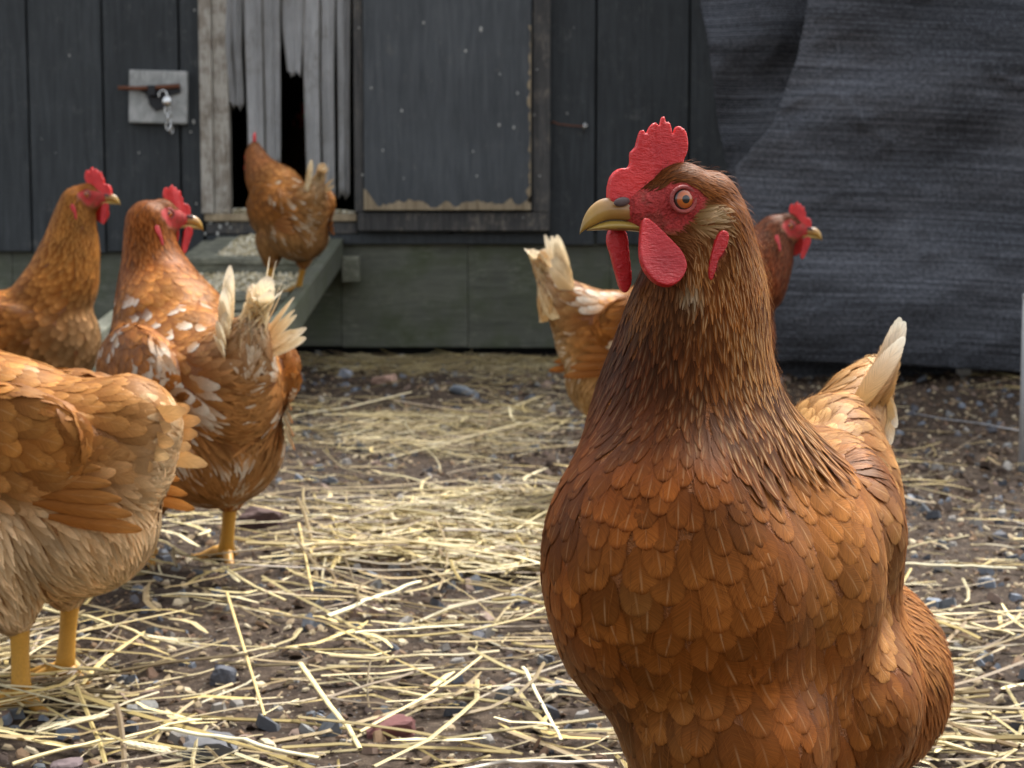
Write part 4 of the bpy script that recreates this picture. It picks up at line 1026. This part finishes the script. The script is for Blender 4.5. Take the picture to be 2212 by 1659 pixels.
    cp((.05,.085,.27), .05, (-1,0,-.35), 26, 8.5, 9, 2.4, .05, p['wing'], p['wingt'], .5, .55, True)
    cp((-.02,.09,.26), .05, (-1,0,-.30), 34, 10, 10, 2.8, .05, p['wing'], p['wingt'], .5, .5, True)
    cp((-.09,.08,.25), .05, (-1,-.1,-.2), 40, 10.5, 11, 3.0, .1, p['wing'], p['wingt'], .5, .5, True)
    cp((-.11,.05,.19), .06, (-.6,.0,-.8), 30, 1.7, 3.3, 5.5, .9, p['fluff'], p['flufft'], .1, .0, True)
    cp((-.04,.07,.17), .06, (-.5,.1,-1), 30, 1.9, 3.6, 5.0, .9, p['fluff'], p['flufft'], .1, .0, True)
    cp((-.15,.0,.24), .05, (-.6,0,-.1), 30, 2.6, 4.2, 4.5, .8, p['fluff'], p['flufft'], .2, .1)
    cp((.0,.045,.12), .035, (-.1,0,-1), 18, 3.0, 4.2, 2.0, .7, p['back'], p['breast'], .1, .0, True)
    cp((-.16,.02,.32), .045, (-.55,.05,.8), 48, 9, 9, 2.6, .25, p['tail'], p['tailt'], .4, .2, True)
    Hi = np.array(Hm.inverted()); r_ = np.random.default_rng(seed)
    def keep(Q):
        L = Q @ Hi[:3,:3].T + Hi[:3,3]; X = 1070-L[:,0]/HK; Y = 700-L[:,2]/HK
        return ~((pip(FACE, X, Y) | ((X < 560) & (Y < 900) & (Y > 500))) & (np.abs(L[:,1]) < .03))
    def colfn(q, c0, c1, r):
        if white:
            l = MB.inverted() @ q; k = white*max(0., min(1., (.03-l.x)/.12))*(1 if l.z > .20 else .35)
            cl = mnoise.noise(q*28+Vector((seed, 0, 0))); k *= max(0., min(1., .25+cl*3.2))
            nb = abs(NP[0].z-.0-q.z) < .045*S and l.x > .0 and white > .6
            if r.random() < k*.9: return c0*.5+np.array(p['tail'])*.5, np.array(p['tailt'])*r.uniform(.7, 1.05), 0
            if nb and r.random() < .16: return c0, np.array((.80,.72,.60)), 0
        return c0, c1, 0
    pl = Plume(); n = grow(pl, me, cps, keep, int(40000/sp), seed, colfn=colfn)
    # tail fan
    ang, TL, spread = tail; r = np.random.default_rng(seed+50)
    for i in range(tailn):
        s = 1 if i % 2 else -1; t = (i//2)/max(1, tailn//2-1); a = R(ang) + (t-.5)*spread
        d = Vector((-math.cos(a), s*(.06+tlat*(1-t)), math.sin(a)))
        b = Vector((-.125-.012*t-(tb[0]-.165), s*.016, .285+.022*t+(tb[1]-.325)*.6))
        f = min(1, max(0, white + .45 + r.normal(0, .2)))
        c1 = np.array(p['tailt'])*f + np.array(p['tail'])*(1-f)
        pl.blade(MB @ b, RB.to_3x3() @ d, RB.to_3x3() @ Vector((-.45, s*.8, -.1)), TL*S*r.uniform(.68, 1.08), .0100*S, r.uniform(-.15, .2), np.array(p['tail'])*(1-f*.5) + np.array(p['tailt'])*f*.5, c1, .35, .4, .35, camber=.0006)
    ta = R(min(80, ang+8)) if ang > 20 else R(15); A = Vector((-math.cos(ta), 0, math.sin(ta))); T = Vector((-tb[0], 0, tb[1])); e1 = Vector((0, 1, 0)); e2 = A.cross(e1)
    for n_, back, rr, L_, w_ in () if TL < .065 else ((12, .052, .026, .058, .0180), (9, .030, .017, .058, .0160), (7, .008, .009, .052, .013)):
        for i in range(n_):
            ph = 2*math.pi*(i+.5*r.random())/n_; rad = e1*math.cos(ph) + e2*math.sin(ph)
            f = min(1, max(0, white*1.1 + r.normal(0, .2))); c1 = np.array(p['tailt'])*f + np.array(p['tail'])*(1-f)*.95
            pl.blade(MB @ (T - A*back + rad*rr), RB.to_3x3() @ (A - rad*.42), RB.to_3x3() @ rad, L_*S*r.uniform(.85, 1.15)*min(1, TL/.075), w_*S, r.uniform(-.1, .15), np.array(p['tail'])*(1-f*.65)*.9 + np.array(p['tailt'])*f*.65, c1, .05, .35, .35, camber=.0022)
    for s in (1, -1):
        for i in range(7):
            b = Vector((-.015-.012*i, s*(.085-.003*i), .262-.010*i+.004))
            c = np.array(p['wing'])*(1-wingw)+np.array(p['tailt'])*wingw
            pl.blade(MB @ b, RB.to_3x3() @ Vector((-1, -s*.22, .04-.02*i)), RB.to_3x3() @ Vector((0, s, .2)), (.095-.004*i)*S, .0075*S, .10, c*.75, np.array(p['wingt'])*.8, .2, .5, .35, 'wing_feather')
    emit_plume(pl, root, nfeat, seed)
    print(label[:30], n, pl.N)
    return root

hero()
def gp(px, py, z=0.):
    """ground point under a pixel, for height z"""
    s = (py-545)/(CAMZ-z); Y = FPX/s; return (px-PCX)/s, Y
# hen at the left, standing side-on, facing right
Y = 2.46; x = at(14, 545, Y).x
hen('brown hen at left edge facing right, neck upright, red wattles showing', (x, Y, H(x, Y)-.005), R(8), [(.085,0,.33,.060),(.100,0,.385,.047),(.106,0,.43,.036),(.110,0,.458,.027)], R(-4), .0,
    pal=dict(hack=(.40,.145,.032), hackt=(.62,.31,.09), breast=(.33,.18,.09), breastt=(.48,.31,.18), fluff=(.28,.15,.08), flufft=(.40,.25,.14)), nfeat=70, seed=11, comb=1.05)
# hen seen from behind, white in its tail, head turned right
x, Y = gp(408, 1240)
hen('brown hen seen from behind before the ramp, white feathers mixed into tail and wings', (x, Y, H(x, Y)-.003), R(121), [(.090,.0,.325,.048),(.098,.005,.36,.034),(.100,.008,.385,.028),(.098,.01,.402,.0255)], R(30), R(-4), comb=.85,
    pal=dict(hack=(.34,.105,.026), hackt=(.46,.17,.045), tail=(.60,.36,.17), tailt=(.88,.83,.70), fluff=(.40,.19,.08), flufft=(.52,.29,.13)), pitch=R(6), nfeat=150, white=.9, seed=12, tail=(50, .078, 1.0), tailn=26, tlat=.34, wingw=.5, scale=1.16, sink=.052)
# cropped hen bottom left, head out of the frame
x, Y = gp(45, 1490)
hen('pale caramel hen cropped by the left edge, fluffy rump and one yellow leg showing', (x-.030, Y, H(x, Y)-.003), R(168), [(.14,0,.28,.052),(.19,0,.26,.038),(.235,0,.22,.03),(.26,0,.18,.026)], R(175), R(-50),
    pal=dict(back=(.42,.175,.05), backt=(.56,.29,.10), wing=(.40,.155,.042), wingt=(.54,.26,.08), fluff=(.66,.42,.22), flufft=(.88,.70,.46), tail=(.50,.26,.10), tailt=(.66,.46,.25)), pitch=R(4), nfeat=150, white=.10, seed=13, tail=(2, .06, .5), scale=1.08, tb=(.150,.272), sink=.034, legx=-.046, legs=((1,-.018),(-1,-.01)))
# hen on the ramp
x = at(622, 545, 3.42).x; zr = RZ(3.42)-.024
hen('brown hen on the ramp seen from behind, stepping towards the pop hole', (x, 3.42, zr), R(122), [(.085,.02,.32,.050),(.105,.025,.345,.038),(.115,.028,.365,.030),(.122,.03,.378,.025)], R(100), R(-5),
    pal=dict(hack=(.34,.12,.05), hackt=(.48,.22,.10), back=(.42,.17,.05), backt=(.58,.30,.11), wing=(.36,.14,.04), breast=(.38,.19,.09), fluff=(.42,.22,.10), flufft=(.46,.28,.14)), pitch=R(6), nfeat=40, white=.5, seed=14, scale=.93, sink=.028, tail=(45, .07, .6), ztop=lambda x, y: RZ(y)-.022, sp=1.15, legs=((1, .0), (-1, .02)))
# hen behind the large one: tail to its left, head to its right
Y = 2.29; x = at(1450, 545, Y).x
hen('dark red hen behind the large one, white tipped tail left and small head right', (x, Y, H(x, Y)-.004), R(10), [(.108,0,.315,.054),(.128,0,.345,.042),(.136,0,.365,.032),(.142,0,.379,.0255)], R(-8), R(-6),
    pal=dict(hack=(.16,.035,.018), hackt=(.26,.065,.028), breast=(.13,.035,.02), breastt=(.2,.06,.03), back=(.32,.11,.03), tail=(.54,.32,.14), tailt=(.86,.80,.66), fluff=(.42,.24,.11), flufft=(.58,.40,.22)), pitch=R(2), nfeat=90, white=.55, seed=15, tail=(66, .080, .45), tailn=16, scale=1.12, sink=.01, comb=.85)
# dim hen inside the coop, palette darkened to paint in the gloom
x = at(628, 545, 5.5).x
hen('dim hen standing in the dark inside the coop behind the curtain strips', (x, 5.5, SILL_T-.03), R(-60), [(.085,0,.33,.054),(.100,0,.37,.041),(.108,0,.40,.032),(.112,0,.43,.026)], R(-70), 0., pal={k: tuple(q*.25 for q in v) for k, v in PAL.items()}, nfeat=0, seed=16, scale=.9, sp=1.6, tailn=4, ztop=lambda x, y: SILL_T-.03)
# ------------------------------------------------------------------ ground cover
def rods(name, n, gen, mat='straw', sides=4, seg=4, kind='stuff', label=None):
    V=[]; F=[]; C=[]
    for _ in range(n):
        g = gen()
        if g is None: continue
        pts, rad, col, flat = g; b = len(V); v, f = tube_arrays(pts, rad, sides, flat=flat)
        V.extend(v); F.extend([tuple(i+b for i in q) for q in f])
        k = len(v)//sides
        C.extend([tuple(np.array(col)*(1+.12*math.sin(i//sides*2.1+b))) for i in range(len(v))])
    add_mesh(name, mesh_np(name, V, F, mat, {'Col': ('FLOAT_COLOR', rgba(C))}, smooth=False), kind=kind, label=label)
def dens(x, y):
    px = PCX + x/y*FPX; 
    a = 1.0 - .97*float(sstep(.06, .34, x - .08*y))
    a *= 1 - .30*float(sstep(2.0, 3.2, y))
    a *= .05 + 1.2*float(sstep(.42, .56, fbm(np.array(x*3.1+4), np.array(y*2.0+1), 3, 77)))
    # bare earth patches
    for cx, cy, r in ((-.07, 2.75, .17), (-.05, 2.35, .10), (.55, 2.2, .3), (-.45, 2.5, .12)):
        a *= 1 - .75*math.exp(-((x-cx)**2+((y-cy)*.8)**2)/r**2)
    return a
STRAWC = [(.30,.21,.11),(.42,.32,.16),(.62,.48,.20),(.72,.59,.29),(.54,.41,.16),(.78,.67,.40),(.46,.34,.16),(.68,.55,.28),(.30,.22,.11)]
def stem(x, y, L, w, col, top=.02, bend=.12, ang=None, tilt=.08, z0=None):
    a = ang if ang is not None else random.gauss(0, .75) if random.random() < .62 else random.uniform(0, math.pi)
    d = Vector((math.cos(a), math.sin(a), 0)); nr = Vector((-d.y, d.x, 0)); bd = random.gauss(0, bend)*L; z = random.uniform(.001, top) if z0 is None else z0; tl = random.gauss(0, tilt)
    kink = random.random() < .12; pts = []
    for t in np.linspace(-.5, .5, 5):
        q = Vector((x, y, 0)) + d*L*t + nr*bd*(1-4*t*t) 
        if kink and t > .1: q += nr*(t-.1)*L*.6
        q.z = H(q.x, q.y) + z + tl*t*L + w
        q.z = max(q.z, H(q.x, q.y)+w*.4); pts.append(q)
    return pts, w, col, random.uniform(.35, .9)
def gstraw(ymin, ymax, Ls, ws, top):
    def g():
        for _ in range(12):
            y = random.uniform(ymin, ymax); x = random.uniform(-.38, .40)*y
            if random.random() < dens(x, y): break
        else: return None
        c = np.array(random.choice(STRAWC))*random.uniform(.42, .94)
        return stem(x, y, random.uniform(*Ls), random.uniform(*ws), c, top, .045)
    return g
rods('straw_litter', 2000, gstraw(.95, 2.3, (.05,.20), (.0009,.0021), .026), label='golden loose straw littering the yard')
rods('straw_litter', 2300, gstraw(2.2, 4.15, (.05,.20), (.0006,.0012), .018))
rods('straw_litter', 4600, gstraw(.9, 4.1, (.012,.05), (.0005,.0012), .012))
rods('straw_litter', 330, gstraw(.95, 3.4, (.16,.36), (.0014,.0026), .032))
def gblade():
    for _ in range(12):
        y = random.uniform(.95, 2.8); x = random.uniform(-.38, .40)*y
        if random.random() < dens(x, y): break
    p, w, c, f = stem(x, y, random.uniform(.03, .13), random.uniform(.002, .0038), np.array(random.choice(STRAWC[2:]))*random.uniform(.75, 1.05), .024, .12)
    return p, [w*.5, w, w, w*.9, w*.3], c, .18
rods('straw_litter', 650, gblade)
# chips, husks, bits of bark
def flakes(name, n, gen, mat, label=None, parent=None):
    V=[]; F=[]; C=[]
    for _ in range(n):
        g = gen()
        if g is None: continue
        (x, y, z), r, col, th = g; a = random.uniform(0, 6.28); b = len(V); e = random.uniform(.45, 1)
        tx, ty = random.gauss(0, .35), random.gauss(0, .35); k = 5; ring = []
        js = [random.uniform(.7, 1.2) for _ in range(k)]
        for lv in (0, 1):
            for i in range(k):
                an = a + 6.28*i/k; dx = math.cos(an)*r*js[i]; dy = math.sin(an)*r*e*js[i]; sc = 1 if lv == 0 else .72
                V.append((x+dx*sc, y+dy*sc, z + (dx*tx+dy*ty) + th*lv)); C.append(col)
        V.append((x, y, z+th*1.15)); C.append(col)
        for i in range(k):
            j = (i+1) % k; F.append((b+i, b+j, b+k+j, b+k+i)); F.append((b+k+i, b+k+j, b+2*k, b+2*k))
    F3 = [f for f in F]
    bmv = bpy.data.meshes.new(name); bmv.from_pydata(V, [], [f if f[2] != f[3] else f[:3] for f in F3]); bmv.update()
    at_ = bmv.attributes.new('Col', 'FLOAT_COLOR', 'POINT'); at_.data.foreach_set('color', rgba(C).ravel()); bmv.materials.append(MATS[mat])
    return add_mesh(name, bmv, parent, kind='stuff', label=label)
def gchip():
    y = .9 + 3.3*random.random()**.85; x = random.uniform(-.38, .42)*y; r = random.uniform(.0015, .006)*random.choice((.6, 1, 1, 1.4))
    c = random.choice([(.34,.26,.16),(.42,.33,.2),(.20,.14,.09),(.11,.075,.05),(.50,.42,.28),(.07,.05,.04),(.16,.10,.065),(.26,.17,.10)])
    return (x, y, H(x, y)+.0015), r, c, r*.35
flakes('wood_chips', 17000, gchip, 'chip', 'fine wood chips and husks trodden into the soil')
def gpeb():
    y = .9 + 3.3*random.random()**.8; x = random.uniform(-.38, .42)*y; r = random.uniform(.003, .009)*random.choice((.7, 1, 1.5))
    c = random.choice([(.13,.14,.15),(.20,.20,.19),(.10,.10,.11),(.17,.19,.22),(.28,.26,.23),(.24,.17,.13),(.07,.075,.085)])
    return (x, y, H(x, y)-.001), r, c, r*.8
flakes('gravel', 2600, gpeb, 'stone', 'grey and bluish gravel in the soil')
def gclod():
    y = 2.2 + 2.0*random.random(); x = random.uniform(.0, .42)*y; r = random.uniform(.004, .014)
    c = random.choice([(.09,.06,.04),(.12,.085,.06),(.065,.045,.033)])
    return (x, y, H(x, y)-.002), r, c, r*.7
flakes('soil_clods', 1600, gclod, 'chip')
# grain on the ramp and the sill
def ggrain(x0, x1, y0, y1, zf, heap=.006):
    def g():
        x = random.uniform(x0, x1); y = random.uniform(y0, y1); u = (x-x0)/(x1-x0); k = math.sin(math.pi*u)**.5
        if random.random() > .25+.75*k: return None
        return (x, y, zf(x, y)+random.random()*heap*k), random.uniform(.003, .0065), random.choice([(.66,.58,.38),(.72,.66,.50),(.52,.44,.27),(.78,.74,.60),(.40,.34,.2)]), .002
    return g
flakes('grain', 3200, ggrain(-.74, -.50, 3.80, 4.17, lambda x, y: RZ(y)+.001, .012), 'chip', None, ramp)
flakes('grain', 1500, ggrain(-.78, -.50, 3.42, 3.73, lambda x, y: RZ(y)-.023), 'chip', None, ramp)
flakes('grain', 300, ggrain(-.78, -.50, 3.08, 3.38, lambda x, y: RZ(y)-.047), 'chip', None, ramp)
flakes('wood_shavings', 900, ggrain(wx(447), wx(770), WY-.014, WY+.15, lambda x, y: SILL_T+.001, .016), 'chip', None, coop)
# droppings splashed on the boards
V=[]; F=[]; C=[]
def splash(px, py, r, Yp, col=(.48,.48,.44)):
    p = at(px, py, Yp); r *= .72; b = len(V); k = 7; e = random.uniform(1, 1.9)
    for i in range(k): V.append((p.x+math.cos(6.283*i/k)*r*random.uniform(.8,1.1), p.y, p.z+math.sin(6.283*i/k)*r*e*random.uniform(.8,1.1))); C.append(col)
    V.append((p.x, p.y-.002, p.z)); C.append(col)
    for i in range(k): F.append((b+i, b+(i+1) % k, b+k))
D_, S_, Fr_ = fy-.0147, WY-.0008, fy-.0008
for (x, y, r) in ((915,49,.004),(1039,63,.006),(1006,110,.005),(802,190,.004),(868,239,.005),(1118,201,.004),(1080,160,.003),(827,325,.004),(1022,327,.003),(872,385,.003),(1078,270,.005),(1110,275,.004),(1030,380,.003),(1140,212,.003)): splash(x, y, r, D_)
for (x, y, r) in ((783,378,.004),(1154,248,.004),(1130,470,.003),(802,405,.003),(1160,150,.003),(1166,380,.003),(775,60,.003)): splash(x, y, r, Fr_)
for (x, y, r) in ((418,263,.0055),(434,240,.004),(412,285,.004),(1225,245,.003),(443,390,.005),(424,440,.003),(150,120,.003),(120,330,.002),(420,22,.004),(300,330,.003),(1240,60,.002),(90,300,.002)): splash(x, y, r, S_)
for (x, y, r) in ((455,480,.007),(475,490,.006),(490,482,.005),(470,505,.006),(443,505,.004),(498,492,.004)): splash(x, y, r, WY-.0075)
bmv = bpy.data.meshes.new('splashes'); bmv.from_pydata(V, [], F); bmv.update(); a_ = bmv.attributes.new('Col', 'FLOAT_COLOR', 'POINT'); a_.data.foreach_set('color', rgba(C).ravel()); bmv.materials.append(MATS['chip'])
add_mesh('dropping_spots', bmv, coop, kind='stuff')

# single stones
def stone(px, py, wpx, hpx, col, label, flat=.6, cat='stone'):
    x, Y = gp(px, py + hpx*.3, .0); k = Y/FPX; r = wpx*k/2
    bm = bmesh.new(); bmesh.ops.create_icosphere(bm, subdivisions=3, radius=1)
    sdv = random.uniform(0, 99)
    for v in bm.verts:
        n = mnoise.fractal(v.co*1.1+Vector((sdv, 0, 0)), 1, 2, 3)*.42
        q = v.co*(1+n); 
        q = Vector([math.copysign(min(abs(c), .78+.1*n), c) for c in q])
        v.co = Vector((q.x*r, q.y*r*random.uniform(.99,1.01)*.8, q.z*hpx*k*flat)); 
    me = bpy.data.meshes.new('stone'); bm.to_mesh(me); bm.free(); me.materials.append(MATS['stone'])
    a = me.attributes.new('Col', 'FLOAT_COLOR', 'POINT'); a.data.foreach_set('color', rgba(np.tile(col, (len(me.vertices), 1))).ravel())
    o = add_mesh('stone', me, None, Matrix.Translation((x, Y, H(x, Y)+hpx*k*.22)) @ Matrix.Rotation(random.uniform(-.4, .4), 4, 'Z') @ Matrix.Rotation(random.uniform(-.2,.2), 4, 'Y'), label=label, cat=cat, group='stones lying in the yard')
for a in (
    (470, 1450, 66, 52, (.085,.09,.105), 'angular dark slate blue stone among the straw below the middle of the frame'),
    (290, 1525, 84, 44, (.16,.155,.14), 'flat smooth grey stone near the bottom left, under the straw'),
    (440, 1625, 150, 56, (.11,.11,.115), 'broad dark grey stone at the bottom edge, partly under long straws'),
    (940, 1163, 56, 46, (.10,.085,.075), 'round brown grey stone resting on the straw in the middle of the yard'),
    (840, 1595, 130, 46, (.14,.055,.05), 'reddish brown flat stone at the bottom edge in the middle'),
    (1620, 960, 40, 20, (.2,.2,.2), 'small grey stone hidden beside the large hen'),
    (2105, 868, 74, 56, (.17,.16,.14), 'squat pale grey stone below the hem of the black cloth'),
    (2085, 880, 40, 26, (.55,.54,.50), 'small whitish stone in front of the squat grey one by the cloth'),
    (1965, 1085, 46, 26, (.26,.27,.29), 'pale bluish stone just right of the large hen'),
    (830, 890, 64, 22, (.42,.27,.20), 'flat pinkish stone far back in the yard'),
    (745, 880, 36, 22, (.30,.32,.36), 'small light bluish stone left of the flat pinkish one'),
    (975, 815, 60, 24, (.20,.22,.19), 'greenish grey stone near the coop skirting'),
    (1000, 905, 70, 22, (.15,.17,.19), 'flat slate grey stone between the pinkish stone and the tail of the hen behind'),
    (610, 835, 44, 22, (.18,.2,.22), 'bluish stone right of the white tailed hen'),
    (560, 1130, 110, 64, (.085,.05,.042), 'dark reddish clod of earth behind the hen with the white tail'),
    (2150, 1420, 34, 26, (.20,.21,.22), 'grey pebble at the right edge beyond the large hen'),
    (2170, 1580, 50, 34, (.26,.22,.16), 'tan stone in the bottom right corner'),
    (120, 1650, 90, 40, (.16,.12,.12), 'dull mauve stone in the bottom left corner')):
    stone(*a)
# single long straws that stand out
def one_straw(p0, p1, w, col, label, lift=.022, sag=.0, name='straw_stem'):
    (x0, y0), (x1, y1) = gp(*p0, .02), gp(*p1, .02); pts = []
    L = math.hypot(x1-x0, y1-y0); nx, ny = -(y1-y0)/L, (x1-x0)/L
    for t in np.linspace(0, 1, 12):
        o = sag*L*4*t*(1-t); q = Vector((x0+(x1-x0)*t + nx*o, y0+(y1-y0)*t + ny*o, 0)); q.z = H(q.x, q.y)+lift; pts.append(q)
    zs = [q.z for q in pts]; 
    for i, q in enumerate(pts): q.z = max(zs[i], zs[0]*(1-i/11)+zs[-1]*i/11)
    V, F = tube_arrays(pts, [w*(1-.25*i/11) for i in range(12)], 8, flat=.6)
    add_mesh(name, mesh_np(name, V, F, 'straw', {'Col': ('FLOAT_COLOR', rgba(np.tile(col, (len(V), 1))))}), label=label, cat='straw', group='long straws on the ground')
g1 = (.70,.58,.30); g2 = (.76,.68,.44); g3 = (.60,.46,.2)
for a in (
    ((300,1175),(610,1310),.0022,g1,'long straw slanting down to the right below the white tailed hen'),
    ((640,1440),(770,1640),.0027,g1,'thick straw slanting steeply to the bottom edge in the middle'),
    ((0,1640),(420,1560),.0022,g1,'long straw along the bottom left corner rising slightly to the right'),
    ((330,1580),(680,1659),.0024,g2,'pale straw falling to the right at the bottom edge'),
    ((700,1345),(905,1250),.0034,g2,'broad pale straw rising to the right in the middle of the litter'),
    ((620,1135),(775,1130),.0026,g2,'pale level straw right of the fluffy hen legs'),
    ((1130,1460),(1215,1620),.0018,g2,'thin pale straw standing out just left of the large hen near the bottom'),
    ((640,1150),(668,1290),.0018,g3,'short upright looking straw behind the middle litter'),
    ((1940,1220),(2212,1235),.0026,g2,'pale level straw on the bare soil right of the large hen'),
    ((2040,1335),(2212,1375),.0022,g1,'straw slanting down at the right edge of the frame'),
    ((2000,1610),(2180,1659),.0024,g1,'straw in the bottom right corner beside the large hen'),
    ((60,1320),(330,1390),.0024,g1,'straw running right from the yellow leg of the cropped hen'),
    ((880,1175),(1150,1190),.0022,g1,'level straw above the round brown stone'),
    ((480,1300),(560,1560),.0016,g3,'thin brownish straw leaning across the slate stone'),
    ((760,1380),(1000,1350),.0022,g2,'pale straw lying flat in the thick of the litter')):
    one_straw(*a[:4], a[4])
one_straw((955,1659),(1330,1640),.0026,(.66,.60,.50),'curved whitish stripped twig at the bottom edge left of the large hen', .012, .05, 'bare_twig')
# barley ears
def ear(px, py, ang, L, label):
    x, y = gp(px, py, .03); z = H(x, y)+.03; d = Vector((math.cos(ang), math.sin(ang)*.9, -.12)).normalized(); root = empty('barley_ear', (x, y, z), label, 'barley ear')
    c = Vector((x, y, z)); sd_ = d.cross(Vector((0, 0, 1))).normalized(); up = sd_.cross(d)
    V=[]; F=[]; C=[]; V2=[]; F2=[]
    for i in range(14):
        t = i/13; s = 1 if i % 2 else -1; b = c + d*L*.5*t; e = b + d*.009 + sd_*s*.0035
        v, f = tube_arrays([b, b.lerp(e, .5)+sd_*s*.0006, e], [.0008, .0019, .0005], 6); n = len(V); V += v; F += [tuple(q+n for q in k) for k in f]
        tip = e + d*L*.55 + sd_*s*L*.14*random.uniform(.5, 1.3) + up*random.uniform(-.1, .18)*L*.5
        v, f = tube_arrays([e, e.lerp(tip, .5), tip], [.0004, .0003, .0001], 4); n = len(V2); V2 += v; F2 += [tuple(q+n for q in k) for k in f]
    add_mesh('grains', mesh_np('grains', V, F, 'straw', {'Col': ('FLOAT_COLOR', rgba(np.tile((.62,.52,.32), (len(V), 1))))}), root)
    add_mesh('awns', mesh_np('awns', V2, F2, 'straw', {'Col': ('FLOAT_COLOR', rgba(np.tile((.72,.64,.42), (len(V2), 1))))}), root, kind='stuff')
ear(215, 1530, R(200), .05, 'small bristly barley ear near the bottom left corner')
ear(245, 1600, R(-8), .06, 'bristly barley ear lying along the bottom edge, right of the smaller one')
ear(300, 1370, R(-5), .05, 'barley ear in the straw right of the yellow leg of the cropped hen')
